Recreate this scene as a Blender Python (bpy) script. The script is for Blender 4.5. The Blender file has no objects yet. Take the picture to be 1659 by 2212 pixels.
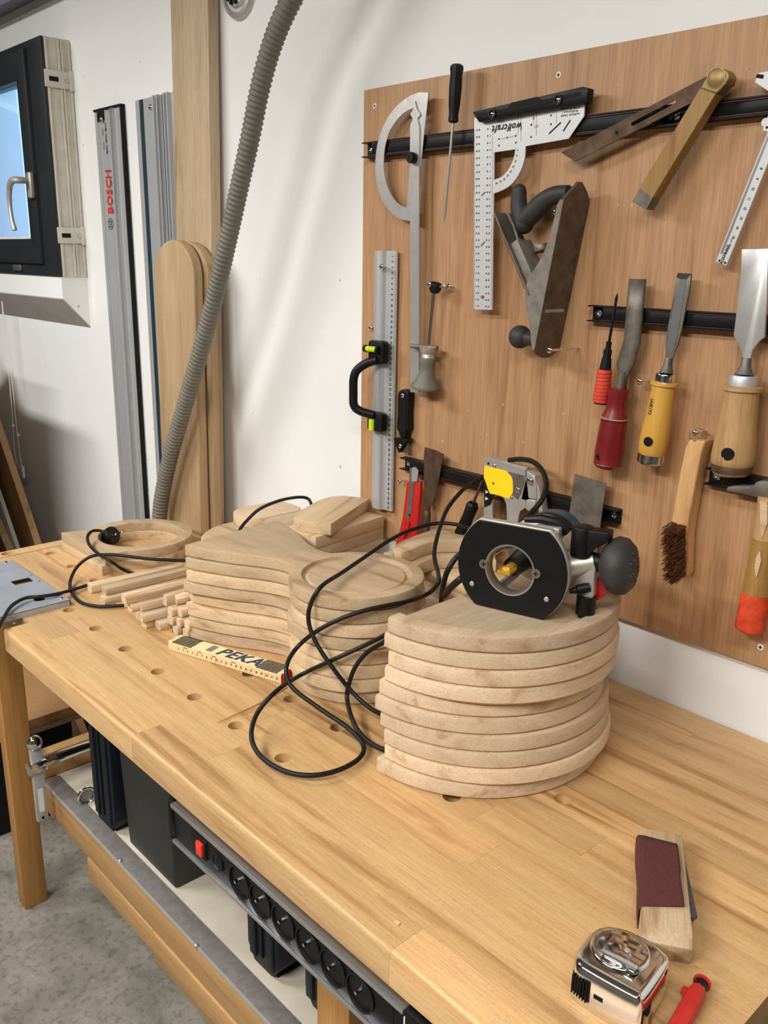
import bpy, bmesh, math, random
from mathutils import Vector, Matrix
from mathutils.geometry import tessellate_polygon

random.seed(7)
SC = bpy.context.scene
COL = SC.collection
PI = math.pi

# ---------------------------------------------------------------- camera
H = 0.90                                    # bench top height
CAM = Vector((0.0, -1.177, H + 0.662))
FPX = 1896.0
def _rx(a): return Matrix.Rotation(a, 3, 'X')
def _rz(a): return Matrix.Rotation(a, 3, 'Z')
CR = _rz(math.radians(47.17)) @ _rx(math.radians(73.88)) @ _rz(math.radians(0.961))
cam_data = bpy.data.cameras.new('camera')
cam_data.sensor_fit = 'HORIZONTAL'
cam_data.sensor_width = 36.0
cam_data.lens = FPX / 1659.0 * 36.0
cam_data.clip_start = 0.02
cam = bpy.data.objects.new('camera', cam_data)
COL.objects.link(cam)
cam.matrix_world = Matrix.Translation(CAM) @ CR.to_4x4()
SC.camera = cam

# ---------------------------------------------------------------- world, view, lights
SC.view_settings.view_transform = 'Standard'
SC.view_settings.look = 'None'
SC.view_settings.gamma = 1.0
SC.view_settings.use_curve_mapping = False
SC.view_settings.exposure = 0.06

world = bpy.data.worlds.new('sky')
SC.world = world
world.use_nodes = True
wn = world.node_tree
wn.nodes.clear()
_o = wn.nodes.new('ShaderNodeOutputWorld')
_b = wn.nodes.new('ShaderNodeBackground')
_t = wn.nodes.new('ShaderNodeTexCoord')
_s = wn.nodes.new('ShaderNodeSeparateXYZ')
_r = wn.nodes.new('ShaderNodeValToRGB')
_r.color_ramp.elements[0].position = 0.0
_r.color_ramp.elements[0].color = (0.34, 0.66, 0.98, 1)
_r.color_ramp.elements[1].position = 0.5
_r.color_ramp.elements[1].color = (0.42, 0.55, 0.95, 1)
wn.links.new(_t.outputs['Generated'], _s.inputs[0])
wn.links.new(_s.outputs[2], _r.inputs[0])
wn.links.new(_r.outputs[0], _b.inputs[0])
_b.inputs[1].default_value = 1.8
wn.links.new(_b.outputs[0], _o.inputs[0])

def area(name, loc, size, power, color=(1.0, 0.985, 0.955), target=None):
    d = bpy.data.lights.new(name, 'AREA')
    d.shape = 'RECTANGLE'
    d.size, d.size_y = size
    d.energy = power
    d.color = color
    o = bpy.data.objects.new(name, d)
    COL.objects.link(o)
    o.location = loc
    if target is not None:
        o.rotation_euler = (Vector(target) - Vector(loc)).to_track_quat('-Z', 'Y').to_euler()
    return o
# fluorescent tubes under the ceiling, all above the frame of the photograph
area('tube_light_window_side', (-2.55, -1.6, 2.55), (1.3, 0.2), 50)
area('tube_light_room_middle', (-0.8, -2.5, 2.55), (1.3, 0.2), 88)
area('tube_light_bench_side', (0.35, -1.5, 2.55), (1.3, 0.2), 29)

# ---------------------------------------------------------------- measuring helpers (pixel of the photograph -> point on a real plane)
def ray(u, v):
    return CR @ Vector(((u - 829.5) / FPX, -(v - 1106.0) / FPX, -1.0))
def W(u, v, y=0.0):                         # on the plane parallel to the wall at depth y
    d = ray(u, v); return CAM + d * ((y - CAM.y) / d.y)
def T(u, v, h=0.0):                         # on the horizontal plane h above the bench top
    d = ray(u, v); return CAM + d * ((H + h - CAM.z) / d.z)
def zz(u0, v0, s): return lambda pts: [(u0 + x / s, v0 + y / s) for x, y in pts]
q5 = zz(760, 100, 3.318)
q6 = zz(1159, 100, 3.318)
q7 = zz(760, 700, 3.318)
q8 = zz(1159, 560, 2.634)

# ---------------------------------------------------------------- materials
MATS = {}
def new_mat(name):
    m = bpy.data.materials.new(name); m.use_nodes = True
    MATS[name] = m
    nt = m.node_tree
    return m, nt, nt.nodes['Principled BSDF']
def node(nt, t, **kw):
    n = nt.nodes.new(t)
    for k, v in kw.items():
        if k == 'ins':
            for a, b in v.items(): n.inputs[a].default_value = b
        else: setattr(n, k, v)
    return n
def s2l(c):
    f = lambda x: x / 12.92 if x <= 0.04045 else ((x + 0.055) / 1.055) ** 2.4
    return (f(c[0] / 255), f(c[1] / 255), f(c[2] / 255), 1.0)
def ramp(nt, stops):
    r = node(nt, 'ShaderNodeValToRGB')
    e = r.color_ramp.elements
    while len(e) < len(stops): e.new(0.5)
    for i, (p, c) in enumerate(stops): e[i].position = p; e[i].color = c
    return r
def plain(name, rgb, rough=0.5, metal=0.0, noise=0.0, nscale=40.0, bump=0.0, spec=0.5, coat=0.0, bscale=None):
    m, nt, b = new_mat(name)
    c = s2l(rgb)
    b.inputs['Roughness'].default_value = rough
    b.inputs['Metallic'].default_value = metal
    b.inputs['Specular IOR Level'].default_value = spec
    b.inputs['Coat Weight'].default_value = coat
    b.inputs['Base Color'].default_value = c
    if noise or bump:
        tc = node(nt, 'ShaderNodeTexCoord')
        nz = node(nt, 'ShaderNodeTexNoise', ins={'Scale': nscale, 'Detail': 6.0, 'Roughness': 0.6})
        nt.links.new(tc.outputs['Object'], nz.inputs['Vector'])
        if noise:
            lo = tuple(max(0, x * (1 - noise)) for x in c[:3]) + (1,)
            hi = tuple(min(1, x * (1 + noise)) for x in c[:3]) + (1,)
            r = ramp(nt, [(0.3, lo), (0.7, hi)])
            nt.links.new(nz.outputs['Fac'], r.inputs[0])
            nt.links.new(r.outputs[0], b.inputs['Base Color'])
        if bump:
            nb = nz
            if bscale:
                nb = node(nt, 'ShaderNodeTexNoise', ins={'Scale': bscale, 'Detail': 4.0})
                nt.links.new(tc.outputs['Object'], nb.inputs['Vector'])
            bp = node(nt, 'ShaderNodeBump', ins={'Strength': bump, 'Distance': 0.002})
            nt.links.new(nb.outputs['Fac'], bp.inputs['Height'])
            nt.links.new(bp.outputs[0], b.inputs['Normal'])
    return m
def wood(name, light, mid, dark, grain='x', stretch=14.0, scale=9.0, rough=0.55, vary=0.12, fleck=0.0, streak=0.5, coat=0.0, fine=0.35, hue=0.0):
    m, nt, b = new_mat(name)
    L = nt.links
    tc = node(nt, 'ShaderNodeTexCoord')
    oi = node(nt, 'ShaderNodeObjectInfo')
    mul = node(nt, 'ShaderNodeMath', operation='MULTIPLY', ins={1: 37.0})
    L.new(oi.outputs['Random'], mul.inputs[0])
    add = node(nt, 'ShaderNodeVectorMath', operation='ADD')
    L.new(tc.outputs['Object'], add.inputs[0]); L.new(mul.outputs[0], add.inputs[1])
    sc = [stretch, stretch, stretch]; sc['xyz'.index(grain)] = 1.0
    mp = node(nt, 'ShaderNodeMapping'); mp.inputs['Scale'].default_value = sc
    L.new(add.outputs[0], mp.inputs['Vector'])
    n1 = node(nt, 'ShaderNodeTexNoise', ins={'Scale': scale * 0.35, 'Detail': 4.0, 'Roughness': 0.55, 'Distortion': 0.6})
    L.new(mp.outputs[0], n1.inputs['Vector'])
    mp2 = node(nt, 'ShaderNodeMapping'); mp2.inputs['Scale'].default_value = [x * (5.0 if x > 1 else 3.0) for x in sc]
    L.new(add.outputs[0], mp2.inputs['Vector'])
    n2 = node(nt, 'ShaderNodeTexNoise', ins={'Scale': scale, 'Detail': 3.0, 'Roughness': 0.6})
    L.new(mp2.outputs[0], n2.inputs['Vector'])
    r1 = ramp(nt, [(0.28, s2l(dark)), (0.28 + 0.22 * streak + 0.05, s2l(mid)), (0.75, s2l(light))])
    L.new(n1.outputs['Fac'], r1.inputs[0])
    r2 = ramp(nt, [(0.3, (1 - fine, 1 - fine, 1 - fine, 1)), (0.62, (1, 1, 1, 1))])
    L.new(n2.outputs['Fac'], r2.inputs[0])
    mx = node(nt, 'ShaderNodeMix', data_type='RGBA', blend_type='MULTIPLY'); mx.inputs[0].default_value = 1.0
    L.new(r1.outputs[0], mx.inputs[6]); L.new(r2.outputs[0], mx.inputs[7])
    out = mx.outputs[2]
    if fleck:
        mp3 = node(nt, 'ShaderNodeMapping'); mp3.inputs['Scale'].default_value = [x * 2.2 if x > 1 else 6.0 for x in sc]
        L.new(add.outputs[0], mp3.inputs['Vector'])
        vo = node(nt, 'ShaderNodeTexVoronoi', ins={'Scale': scale * 3.0, 'Randomness': 1.0})
        L.new(mp3.outputs[0], vo.inputs['Vector'])
        r3 = ramp(nt, [(0.10, (1 - fleck, 1 - fleck * 1.1, 1 - fleck * 1.2, 1)), (0.26, (1, 1, 1, 1))])
        L.new(vo.outputs['Distance'], r3.inputs[0])
        mx3 = node(nt, 'ShaderNodeMix', data_type='RGBA', blend_type='MULTIPLY'); mx3.inputs[0].default_value = 1.0
        L.new(out, mx3.inputs[6]); L.new(r3.outputs[0], mx3.inputs[7]); out = mx3.outputs[2]
    hs = node(nt, 'ShaderNodeHueSaturation')
    mr = node(nt, 'ShaderNodeMapRange', ins={3: 1 - vary, 4: 1 + vary})
    L.new(oi.outputs['Random'], mr.inputs[0]); L.new(mr.outputs[0], hs.inputs['Value'])
    L.new(out, hs.inputs['Color'])
    L.new(hs.outputs[0], b.inputs['Base Color'])
    b.inputs['Roughness'].default_value = rough
    b.inputs['Coat Weight'].default_value = coat
    b.inputs['Coat Roughness'].default_value = 0.35
    bp = node(nt, 'ShaderNodeBump', ins={'Strength': 0.12, 'Distance': 0.001})
    L.new(n2.outputs['Fac'], bp.inputs['Height']); L.new(bp.outputs[0], b.inputs['Normal'])
    return m

# white plaster with small chips and splashes
def wall_mat():
    m, nt, b = new_mat('white_plaster')
    L = nt.links
    tc = node(nt, 'ShaderNodeTexCoord')
    n1 = node(nt, 'ShaderNodeTexNoise', ins={'Scale': 1.7, 'Detail': 5.0})
    L.new(tc.outputs['Object'], n1.inputs['Vector'])
    r1 = ramp(nt, [(0.35, s2l((230, 230, 227))), (0.7, s2l((240, 240, 238)))])
    L.new(n1.outputs['Fac'], r1.inputs[0])
    mp = node(nt, 'ShaderNodeMapping'); mp.inputs['Scale'].default_value = (1.0, 1.0, 0.6)
    L.new(tc.outputs['Object'], mp.inputs['Vector'])
    vo = node(nt, 'ShaderNodeTexVoronoi', ins={'Scale': 22.0, 'Randomness': 1.0})
    L.new(mp.outputs[0], vo.inputs['Vector'])
    wn1 = node(nt, 'ShaderNodeSeparateColor')
    L.new(vo.outputs['Color'], wn1.inputs[0])
    th = node(nt, 'ShaderNodeMath', operation='MULTIPLY', ins={1: 0.075})
    pw = node(nt, 'ShaderNodeMath', operation='POWER', ins={1: 3.0})
    L.new(wn1.outputs[0], pw.inputs[0]); L.new(pw.outputs[0], th.inputs[0])
    lt = node(nt, 'ShaderNodeMath', operation='LESS_THAN')
    L.new(vo.outputs['Distance'], lt.inputs[0]); L.new(th.outputs[0], lt.inputs[1])
    f = node(nt, 'ShaderNodeMath', operation='MULTIPLY', ins={1: 0.62})
    L.new(lt.outputs[0], f.inputs[0])
    mx = node(nt, 'ShaderNodeMix', data_type='RGBA'); mx.inputs[7].default_value = s2l((95, 88, 80))
    L.new(f.outputs[0], mx.inputs[0]); L.new(r1.outputs[0], mx.inputs[6])
    L.new(mx.outputs[2], b.inputs['Base Color'])
    b.inputs['Roughness'].default_value = 0.75
    n3 = node(nt, 'ShaderNodeTexNoise', ins={'Scale': 60.0, 'Detail': 4.0})
    L.new(tc.outputs['Object'], n3.inputs['Vector'])
    bp = node(nt, 'ShaderNodeBump', ins={'Strength': 0.08, 'Distance': 0.002})
    L.new(n3.outputs['Fac'], bp.inputs['Height']); L.new(bp.outputs[0], b.inputs['Normal'])
    return m
WALL = wall_mat()
def concrete_mat():
    m, nt, b = new_mat('concrete')
    L = nt.links
    tc = node(nt, 'ShaderNodeTexCoord')
    n1 = node(nt, 'ShaderNodeTexNoise', ins={'Scale': 7.0, 'Detail': 8.0, 'Roughness': 0.65, 'Distortion': 0.4})
    n2 = node(nt, 'ShaderNodeTexNoise', ins={'Scale': 55.0, 'Detail': 5.0, 'Roughness': 0.7})
    for n in (n1, n2): L.new(tc.outputs['Object'], n.inputs['Vector'])
    r1 = ramp(nt, [(0.3, s2l((100, 95, 86))), (0.55, s2l((132, 125, 115))), (0.75, s2l((152, 145, 135)))])
    L.new(n1.outputs['Fac'], r1.inputs[0])
    r2 = ramp(nt, [(0.36, (0.55, 0.54, 0.52, 1)), (0.5, (1, 1, 1, 1))])
    L.new(n2.outputs['Fac'], r2.inputs[0])
    mx = node(nt, 'ShaderNodeMix', data_type='RGBA', blend_type='MULTIPLY'); mx.inputs[0].default_value = 0.8
    L.new(r1.outputs[0], mx.inputs[6]); L.new(r2.outputs[0], mx.inputs[7])
    L.new(mx.outputs[2], b.inputs['Base Color'])
    b.inputs['Roughness'].default_value = 0.85
    bp = node(nt, 'ShaderNodeBump', ins={'Strength': 0.35, 'Distance': 0.004})
    L.new(n2.outputs['Fac'], bp.inputs['Height']); L.new(bp.outputs[0], b.inputs['Normal'])
    return m
CONC = concrete_mat()

BEECH = wood('beech_worktop', (214, 176, 126), (200, 158, 106), (152, 106, 62), 'x', 16, 7, 0.42, 0.14, 0.34, 0.50, 0.25, 0.22)
PALE = wood('raw_beech', (212, 186, 152), (197, 169, 132), (160, 128, 92), 'x', 10, 9, 0.62, 0.17, 0.26, 0.40, 0.0, 0.20)
PALEY = wood('raw_beech_cross', (220, 195, 163), (206, 179, 146), (178, 146, 112), 'y', 10, 9, 0.62, 0.19, 0.26, 0.40, 0.0, 0.20)
PLY = wood('tool_board_plywood', (196, 152, 110), (182, 137, 96), (156, 113, 75), 'z', 16, 5, 0.5, 0.0, 0.0, 0.35, 0.0, 0.26)
POST = wood('ash_post', (210, 186, 154), (194, 167, 132), (160, 130, 94), 'z', 16, 6, 0.6, 0.06, 0.0, 0.4, 0.0, 0.26)
PLANK = wood('plane_board', (192, 164, 126), (174, 145, 108), (142, 112, 76), 'z', 14, 5, 0.58, 0.06, 0.0, 0.35, 0.0, 0.18)
PINE = wood('pine_leg', (188, 138, 76), (168, 118, 60), (132, 88, 40), 'z', 18, 6, 0.5, 0.06, 0.0, 0.35, 0.1, 0.2)
PINEX = wood('pine_rail', (196, 154, 102), (180, 138, 86), (144, 104, 60), 'x', 18, 6, 0.5, 0.06, 0.0, 0.35, 0.0, 0.2)
MDF = plain('fibreboard', (150, 112, 70), 0.8, noise=0.1, nscale=120)
BLACK = plain('black_plastic', (15, 15, 16), 0.45, noise=0.2, nscale=30, spec=0.28)
BLACKM = plain('black_matte', (13, 13, 14), 0.65, spec=0.25)
RUBBER = plain('black_cable', (20, 20, 20), 0.5, spec=0.3)
DKRUB = plain('dark_rubber', (48, 47, 46), 0.6, noise=0.15, nscale=60, bump=0.05)
HOSE = plain('grey_hose', (112, 108, 98), 0.55, noise=0.12, nscale=30)
STEEL = plain('brushed_steel', (188, 186, 182), 0.38, 0.55, noise=0.12, nscale=25)
CHROME = plain('chrome', (224, 222, 218), 0.1, 1.0)
ALU = plain('anodised_aluminium', (196, 197, 198), 0.45, 0.5, noise=0.04, nscale=60)
ALUD = plain('dark_aluminium', (140, 140, 140), 0.42, 0.85, noise=0.05, nscale=60)
WHMET = plain('painted_silver', (206, 206, 206), 0.45, 0.35, noise=0.03)
DARKST = plain('dark_steel', (118, 110, 102), 0.5, 0.5, noise=0.4, nscale=35, bump=0.1)
RUST = plain('rusty_steel', (96, 74, 58), 0.6, 0.6, noise=0.45, nscale=45, bump=0.15)
CAST = plain('cast_iron_sole', (100, 88, 76), 0.5, 0.35, noise=0.35, nscale=50, bump=0.08)
CASTG = plain('grey_cast_iron', (128, 120, 110), 0.55, 0.25, noise=0.25, nscale=60, bump=0.08)
BRASS = plain('brass', (150, 128, 80), 0.48, 0.6, noise=0.25, nscale=30)
ALUP = plain('polished_aluminium', (196, 196, 198), 0.28, 0.9)
GALV = plain('galvanised_sheet', (176, 182, 190), 0.5, 0.6, noise=0.10, nscale=22)
SILVER = plain('cast_aluminium', (190, 184, 174), 0.4, 0.55, noise=0.08, nscale=40)
RED = plain('red_plastic', (188, 34, 30), 0.38, noise=0.12, nscale=40)
REDG = plain('red_grip', (222, 72, 48), 0.55, noise=0.1, nscale=80)
ORANGE = plain('worn_orange_paint', (214, 70, 34), 0.6, noise=0.35, nscale=60, bump=0.15)
MAROON = plain('maroon_handle', (120, 26, 30), 0.32, noise=0.2, nscale=30, coat=0.3)
SANDP = plain('maroon_sandpaper', (80, 36, 34), 0.95, noise=0.25, nscale=400, bump=0.3)
GREYP = plain('grey_sandpaper', (88, 86, 92), 0.9, noise=0.15, nscale=300, bump=0.2)
YELLOW = plain('yellow_tape', (248, 212, 12), 0.6, noise=0.06, nscale=60, bump=0.25, bscale=90)
GOLDW = wood('varnished_handle', (226, 176, 84), (214, 160, 66), (176, 120, 42), 'z', 12, 8, 0.35, 0.05, 0.0, 0.3, 0.3, 0.12)
OLDW = wood('worn_handle', (206, 168, 116), (188, 148, 96), (146, 108, 64), 'z', 12, 8, 0.6, 0.05, 0.0, 0.35, 0.0, 0.2)
STOCKW = wood('bevel_stock', (176, 138, 78), (156, 116, 58), (116, 80, 34), 'z', 12, 8, 0.45, 0.05, 0.0, 0.35, 0.1, 0.2)
BRUSHW = wood('brush_handle', (220, 178, 126), (206, 160, 106), (170, 122, 72), 'z', 12, 8, 0.5, 0.05, 0.2, 0.35, 0.1, 0.15)
BRISTLE = plain('brown_bristle', (92, 52, 20), 0.7, noise=0.4, nscale=150)
DKBLUE = plain('navy_case', (15, 22, 33), 0.5, noise=0.15, nscale=40, spec=0.3)
ANTHR = plain('anthracite_bin', (44, 46, 46), 0.5, noise=0.15, nscale=12)
TEAL = plain('teal_housing', (30, 74, 92), 0.45)
TEALS = plain('teal_strip', (8, 44, 60), 0.6)
WHITE = plain('white_plastic', (228, 226, 220), 0.5)
SHELFW = plain('dusty_white_shelf', (196, 186, 168), 0.8, noise=0.14, nscale=10, bump=0.06)
GREYED = plain('grey_edge_band', (112, 106, 102), 0.6, noise=0.2, nscale=60, bump=0.1)
FRAMEB = plain('anthracite_frame', (30, 33, 37), 0.5)
SEAL = plain('cream_profile', (206, 200, 186), 0.7, noise=0.12, nscale=18, bump=0.05)
SHADESL = plain('shaded_plaster', (176, 170, 164), 0.85, noise=0.08, nscale=14)  # shade of the downward sill slope put into the colour
INK = plain('black_print', (22, 22, 24), 0.6)
INKR = plain('red_print', (200, 40, 30), 0.6)
NAVY = plain('navy_print', (44, 56, 84), 0.6)
STRIP = plain('dark_red_strip', (66, 24, 26), 0.5)
GREYINK = plain('grey_print', (120, 116, 108), 0.6)
LACQ = plain('lacquered_ruler_wood', (220, 198, 148), 0.45, noise=0.06, nscale=60)
LIME = plain('lime_vial', (206, 232, 40), 0.2)
GLASSM, _nt, _bb = new_mat('window_glass')
_bb.inputs['Roughness'].default_value = 0.0
_bb.inputs['Transmission Weight'].default_value = 1.0
_bb.inputs['IOR'].default_value = 1.01
_bb.inputs['Base Color'].default_value = (0.97, 0.98, 1, 1)
REDLIT = plain('red_switch', (226, 52, 30), 0.35)
GOLDBIT = plain('gold_carbide', (214, 172, 60), 0.35, 0.6)
CEIL = plain('ceiling_boards', (140, 134, 126), 0.8)
BRICK = plain('bare_blockwork', (96, 91, 84), 0.9, noise=0.15, nscale=8)

# ---------------------------------------------------------------- mesh helpers
class MB:
    def __init__(s): s.v = []; s.f = []
    def add(s, verts, faces, M=None):
        o = len(s.v)
        if M is not None: verts = [M @ Vector(p) for p in verts]
        s.v += [tuple(p) for p in verts]
        s.f += [tuple(i + o for i in f) for f in faces]
        return s
    def box(s, x0, x1, y0, y1, z0, z1, M=None):
        vs = [(x0, y0, z0), (x1, y0, z0), (x1, y1, z0), (x0, y1, z0), (x0, y0, z1), (x1, y0, z1), (x1, y1, z1), (x0, y1, z1)]
        return s.add(vs, [(0, 3, 2, 1), (4, 5, 6, 7), (0, 1, 5, 4), (1, 2, 6, 5), (2, 3, 7, 6), (3, 0, 4, 7)], M)
    def prism(s, poly, a, b, plane='xy', holes=(), M=None):
        """extrude a 2-D outline (with holes) between a and b; plane xy -> along z, xz -> along y, yz -> along x"""
        def put(p, t):
            if plane == 'xy': return (p[0], p[1], t)
            if plane == 'xz': return (p[0], t, p[1])
            return (t, p[0], p[1])
        loops = [list(poly)] + [list(h) for h in holes]
        if not holes:
            n = len(poly)
            vs = [put(p, a) for p in poly] + [put(p, b) for p in poly]
            fs = [tuple(range(n)), tuple(range(2 * n - 1, n - 1, -1))]
        else:
            flat = [p for l in loops for p in l]
            n = len(flat)
            tris = tessellate_polygon([[Vector((p[0], p[1], 0)) for p in l] for l in loops])
            vs = [put(p, a) for p in flat] + [put(p, b) for p in flat]
            fs = [tuple(t) for t in tris] + [tuple(n + i for i in reversed(t)) for t in tris]
        o = 0
        for l in loops:
            k = len(l)
            for i in range(k):
                j = (i + 1) % k
                fs.append((o + i, o + j, n + o + j, n + o + i))
            o += k
        return s.add(vs, fs, M)
    def lathe(s, prof, M=None, seg=24, ang=2 * PI, caps=True):
        """profile [(r, h)] about local z"""
        full = abs(ang - 2 * PI) < 1e-6
        n = seg if full else seg + 1
        vs = []; fs = []
        for i in range(n):
            a = ang * i / seg
            for r, h in prof: vs.append((r * math.cos(a), r * math.sin(a), h))
        k = len(prof)
        for i in range(seg):
            j = (i + 1) % n
            for q in range(k - 1):
                fs.append((i * k + q, j * k + q, j * k + q + 1, i * k + q + 1))
        if full and caps:
            if prof[0][0] > 1e-6: fs.append(tuple(i * k for i in range(n - 1, -1, -1)))
            if prof[-1][0] > 1e-6: fs.append(tuple(i * k + k - 1 for i in range(n)))
        return s.add(vs, fs, M)
    def cyl(s, p0, p1, r, r1=None, seg=16):
        p0, p1 = Vector(p0), Vector(p1)
        M = Matrix.Translation(p0) @ (p1 - p0).to_track_quat('Z', 'Y').to_matrix().to_4x4()
        return s.lathe([(r, 0), (r if r1 is None else r1, (p1 - p0).length)], M, seg)
    def rod(s, p0, p1, prof, seg=20, ):
        """lathe along p0->p1, profile with heights in 0..1 of the length"""
        p0, p1 = Vector(p0), Vector(p1); Ln = (p1 - p0).length
        M = Matrix.Translation(p0) @ (p1 - p0).to_track_quat('Z', 'Y').to_matrix().to_4x4()
        return s.lathe([(r, h * Ln) for r, h in prof], M, seg)
    def ball(s, c, r, seg=16, rings=10, sc=(1, 1, 1), M=None):
        prof = [(r * math.sin(PI * i / rings), -r * math.cos(PI * i / rings)) for i in range(rings + 1)]
        prof[0] = (1e-5, -r); prof[-1] = (1e-5, r)
        MM = Matrix.Translation(Vector(c)) @ (M or Matrix.Identity(4)) @ Matrix.Diagonal((sc[0], sc[1], sc[2], 1))
        return s.lathe(prof, MM, seg)
    def tube(s, pts, r, seg=10, caps=True, radii=None, closed=False):
        pts = [Vector(p) for p in pts]; n = len(pts)
        vs = []; fs = []
        up = None
        for i, p in enumerate(pts):
            t = (pts[min(i + 1, n - 1)] - pts[max(i - 1, 0)]).normalized()
            if up is None:
                up = t.cross(Vector((0.3, 0.2, 1)))
                if up.length < 1e-4: up = t.cross(Vector((1, 0, 0)))
                up.normalize()
            up = (up - t * up.dot(t)).normalized()
            w = t.cross(up)
            rr = radii[i] if radii else r
            for k in range(seg):
                a = 2 * PI * k / seg
                vs.append(p + up * (rr * math.cos(a)) + w * (rr * math.sin(a)))
        for i in range(n - 1):
            for k in range(seg):
                j = (k + 1) % seg
                fs.append((i * seg + k, i * seg + j, (i + 1) * seg + j, (i + 1) * seg + k))
        if caps:
            fs.append(tuple(range(seg - 1, -1, -1)))
            fs.append(tuple((n - 1) * seg + k for k in range(seg)))
        return s.add(vs, fs)
    def build(s, name, mat, parent=None, bevel=0.0, bseg=2, smooth=True, angle=35, label=None, loc=None, rot=None, kind=None, bang=30):
        """vertices are in the parent's local frame (or in the own frame of a top-level mesh placed at loc/rot)"""
        me = bpy.data.meshes.new(name)
        bm = bmesh.new()
        bv = [bm.verts.new(p) for p in s.v]
        for f in s.f:
            try: bm.faces.new([bv[i] for i in f])
            except ValueError: pass
        bmesh.ops.remove_doubles(bm, verts=bm.verts, dist=1e-6)
        bmesh.ops.recalc_face_normals(bm, faces=bm.faces)
        if bevel:
            es = [e for e in bm.edges if len(e.link_faces) == 2 and e.calc_face_angle(0) > math.radians(bang)]
            bmesh.ops.bevel(bm, geom=es, offset=bevel, segments=bseg, profile=0.5, affect='EDGES', clamp_overlap=True)
        bm.to_mesh(me); bm.free()
        if smooth:
            for p in me.polygons: p.use_smooth = True
            me.set_sharp_from_angle(angle=math.radians(angle))
        me.materials.append(MATS[mat] if isinstance(mat, str) else mat)
        o = bpy.data.objects.new(name, me)
        COL.objects.link(o)
        if parent is not None: o.parent = parent
        if loc is not None: o.location = loc
        if rot is not None: o.rotation_euler = rot
        if label: o['label'] = label
        if kind: o['kind'] = kind
        return o

def tag(o, label, cat, group=None):
    o['label'] = label; o['category'] = cat
    if group: o['group'] = group
    return o
def thing(name, label, cat, loc=(0, 0, 0), rot=(0, 0, 0), group=None):
    o = bpy.data.objects.new(name, None)
    o.empty_display_size = 0.05
    COL.objects.link(o)
    o.location = loc; o.rotation_euler = rot
    return tag(o, label, cat, group)
def struct(o): o['kind'] = 'structure'; return o
def dup(root, loc, rot=None, label=None):
    r = root.copy(); COL.objects.link(r); r.location = loc
    if rot is not None: r.rotation_euler = rot
    if label: r['label'] = label
    for ch in list(root.children):
        c = ch.copy(); COL.objects.link(c); c.parent = r
        for g in list(ch.children):
            d = g.copy(); COL.objects.link(d); d.parent = c
    return r
def smooth_path(pts, n=8):
    """Catmull-Rom through the points"""
    P = [Vector(p) for p in pts]
    P = [P[0] * 2 - P[1]] + P + [P[-1] * 2 - P[-2]]
    out = []
    for i in range(1, len(P) - 2):
        a, b, c, d = P[i - 1], P[i], P[i + 1], P[i + 2]
        for k in range(n):
            t = k / n
            out.append(0.5 * ((2 * b) + (c - a) * t + (2 * a - 5 * b + 4 * c - d) * t * t + (3 * b - a - 3 * c + d) * t ** 3))
    out.append(P[-2])
    return out
def circle(cx, cy, r, n=24, a0=0.0, a1=2 * PI, end=False):
    m = n + 1 if end else n
    return [(cx + r * math.cos(a0 + (a1 - a0) * i / n), cy + r * math.sin(a0 + (a1 - a0) * i / n)) for i in range(m)]
def wpoly(px, y, base=(0, 0, 0)):
    """pixel outline -> (x, z) outline on the plane at depth y, relative to base"""
    return [(p.x - base[0], p.z - base[2]) for p in (W(u, v, y) for u, v in px)]

# text: glyph meshes from the built-in font, cached
_GL = {}
def glyph(ch):
    if ch not in _GL:
        cu = bpy.data.curves.new('glyph', 'FONT'); cu.body = ch; cu.size = 1.0; cu.resolution_u = 2
        ob = bpy.data.objects.new('glyph', cu)
        me = bpy.data.meshes.new_from_object(ob)
        vs = [tuple(v.co) for v in me.vertices]; fs = [tuple(p.vertices) for p in me.polygons]
        wd = (max(v[0] for v in vs) + 0.06) if vs else 0.3
        bpy.data.objects.remove(ob); bpy.data.curves.remove(cu); bpy.data.meshes.remove(me)
        _GL[ch] = (vs, fs, wd)
    return _GL[ch]
def put_text(mb, s, M, size, bold=0.0, center=True, sx=1.0, slant=0.0):
    tot = sum(glyph(c)[2] for c in s)
    x = -tot / 2 if center else 0.0
    for c in s:
        vs, fs, wd = glyph(c)
        offs = [(0, 0)] if not bold else [(0, 0), (bold, 0), (0, bold), (bold, bold)]
        for k, (ox, oy) in enumerate(offs):
            mb.add([M @ Vector(((v[0] + x + ox + slant * v[1]) * size * sx, (v[1] - 0.35 + oy) * size, 0.00002 * k)) for v in vs], fs)
        x += wd
def frame(o, ex, ey):
    """4x4 from an origin and two in-plane axes"""
    ex = Vector(ex).normalized(); ey = Vector(ey); ey = (ey - ex * ey.dot(ex)).normalized(); ez = ex.cross(ey)
    M = Matrix.Identity(4)
    for i in range(3):
        M[i][0] = ex[i]; M[i][1] = ey[i]; M[i][2] = ez[i]; M[i][3] = Vector(o)[i]
    return M

def XP(u, v, x):                            # on the plane X = x
    d = ray(u, v); return CAM + d * ((x - CAM.x) / d.x)

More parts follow.
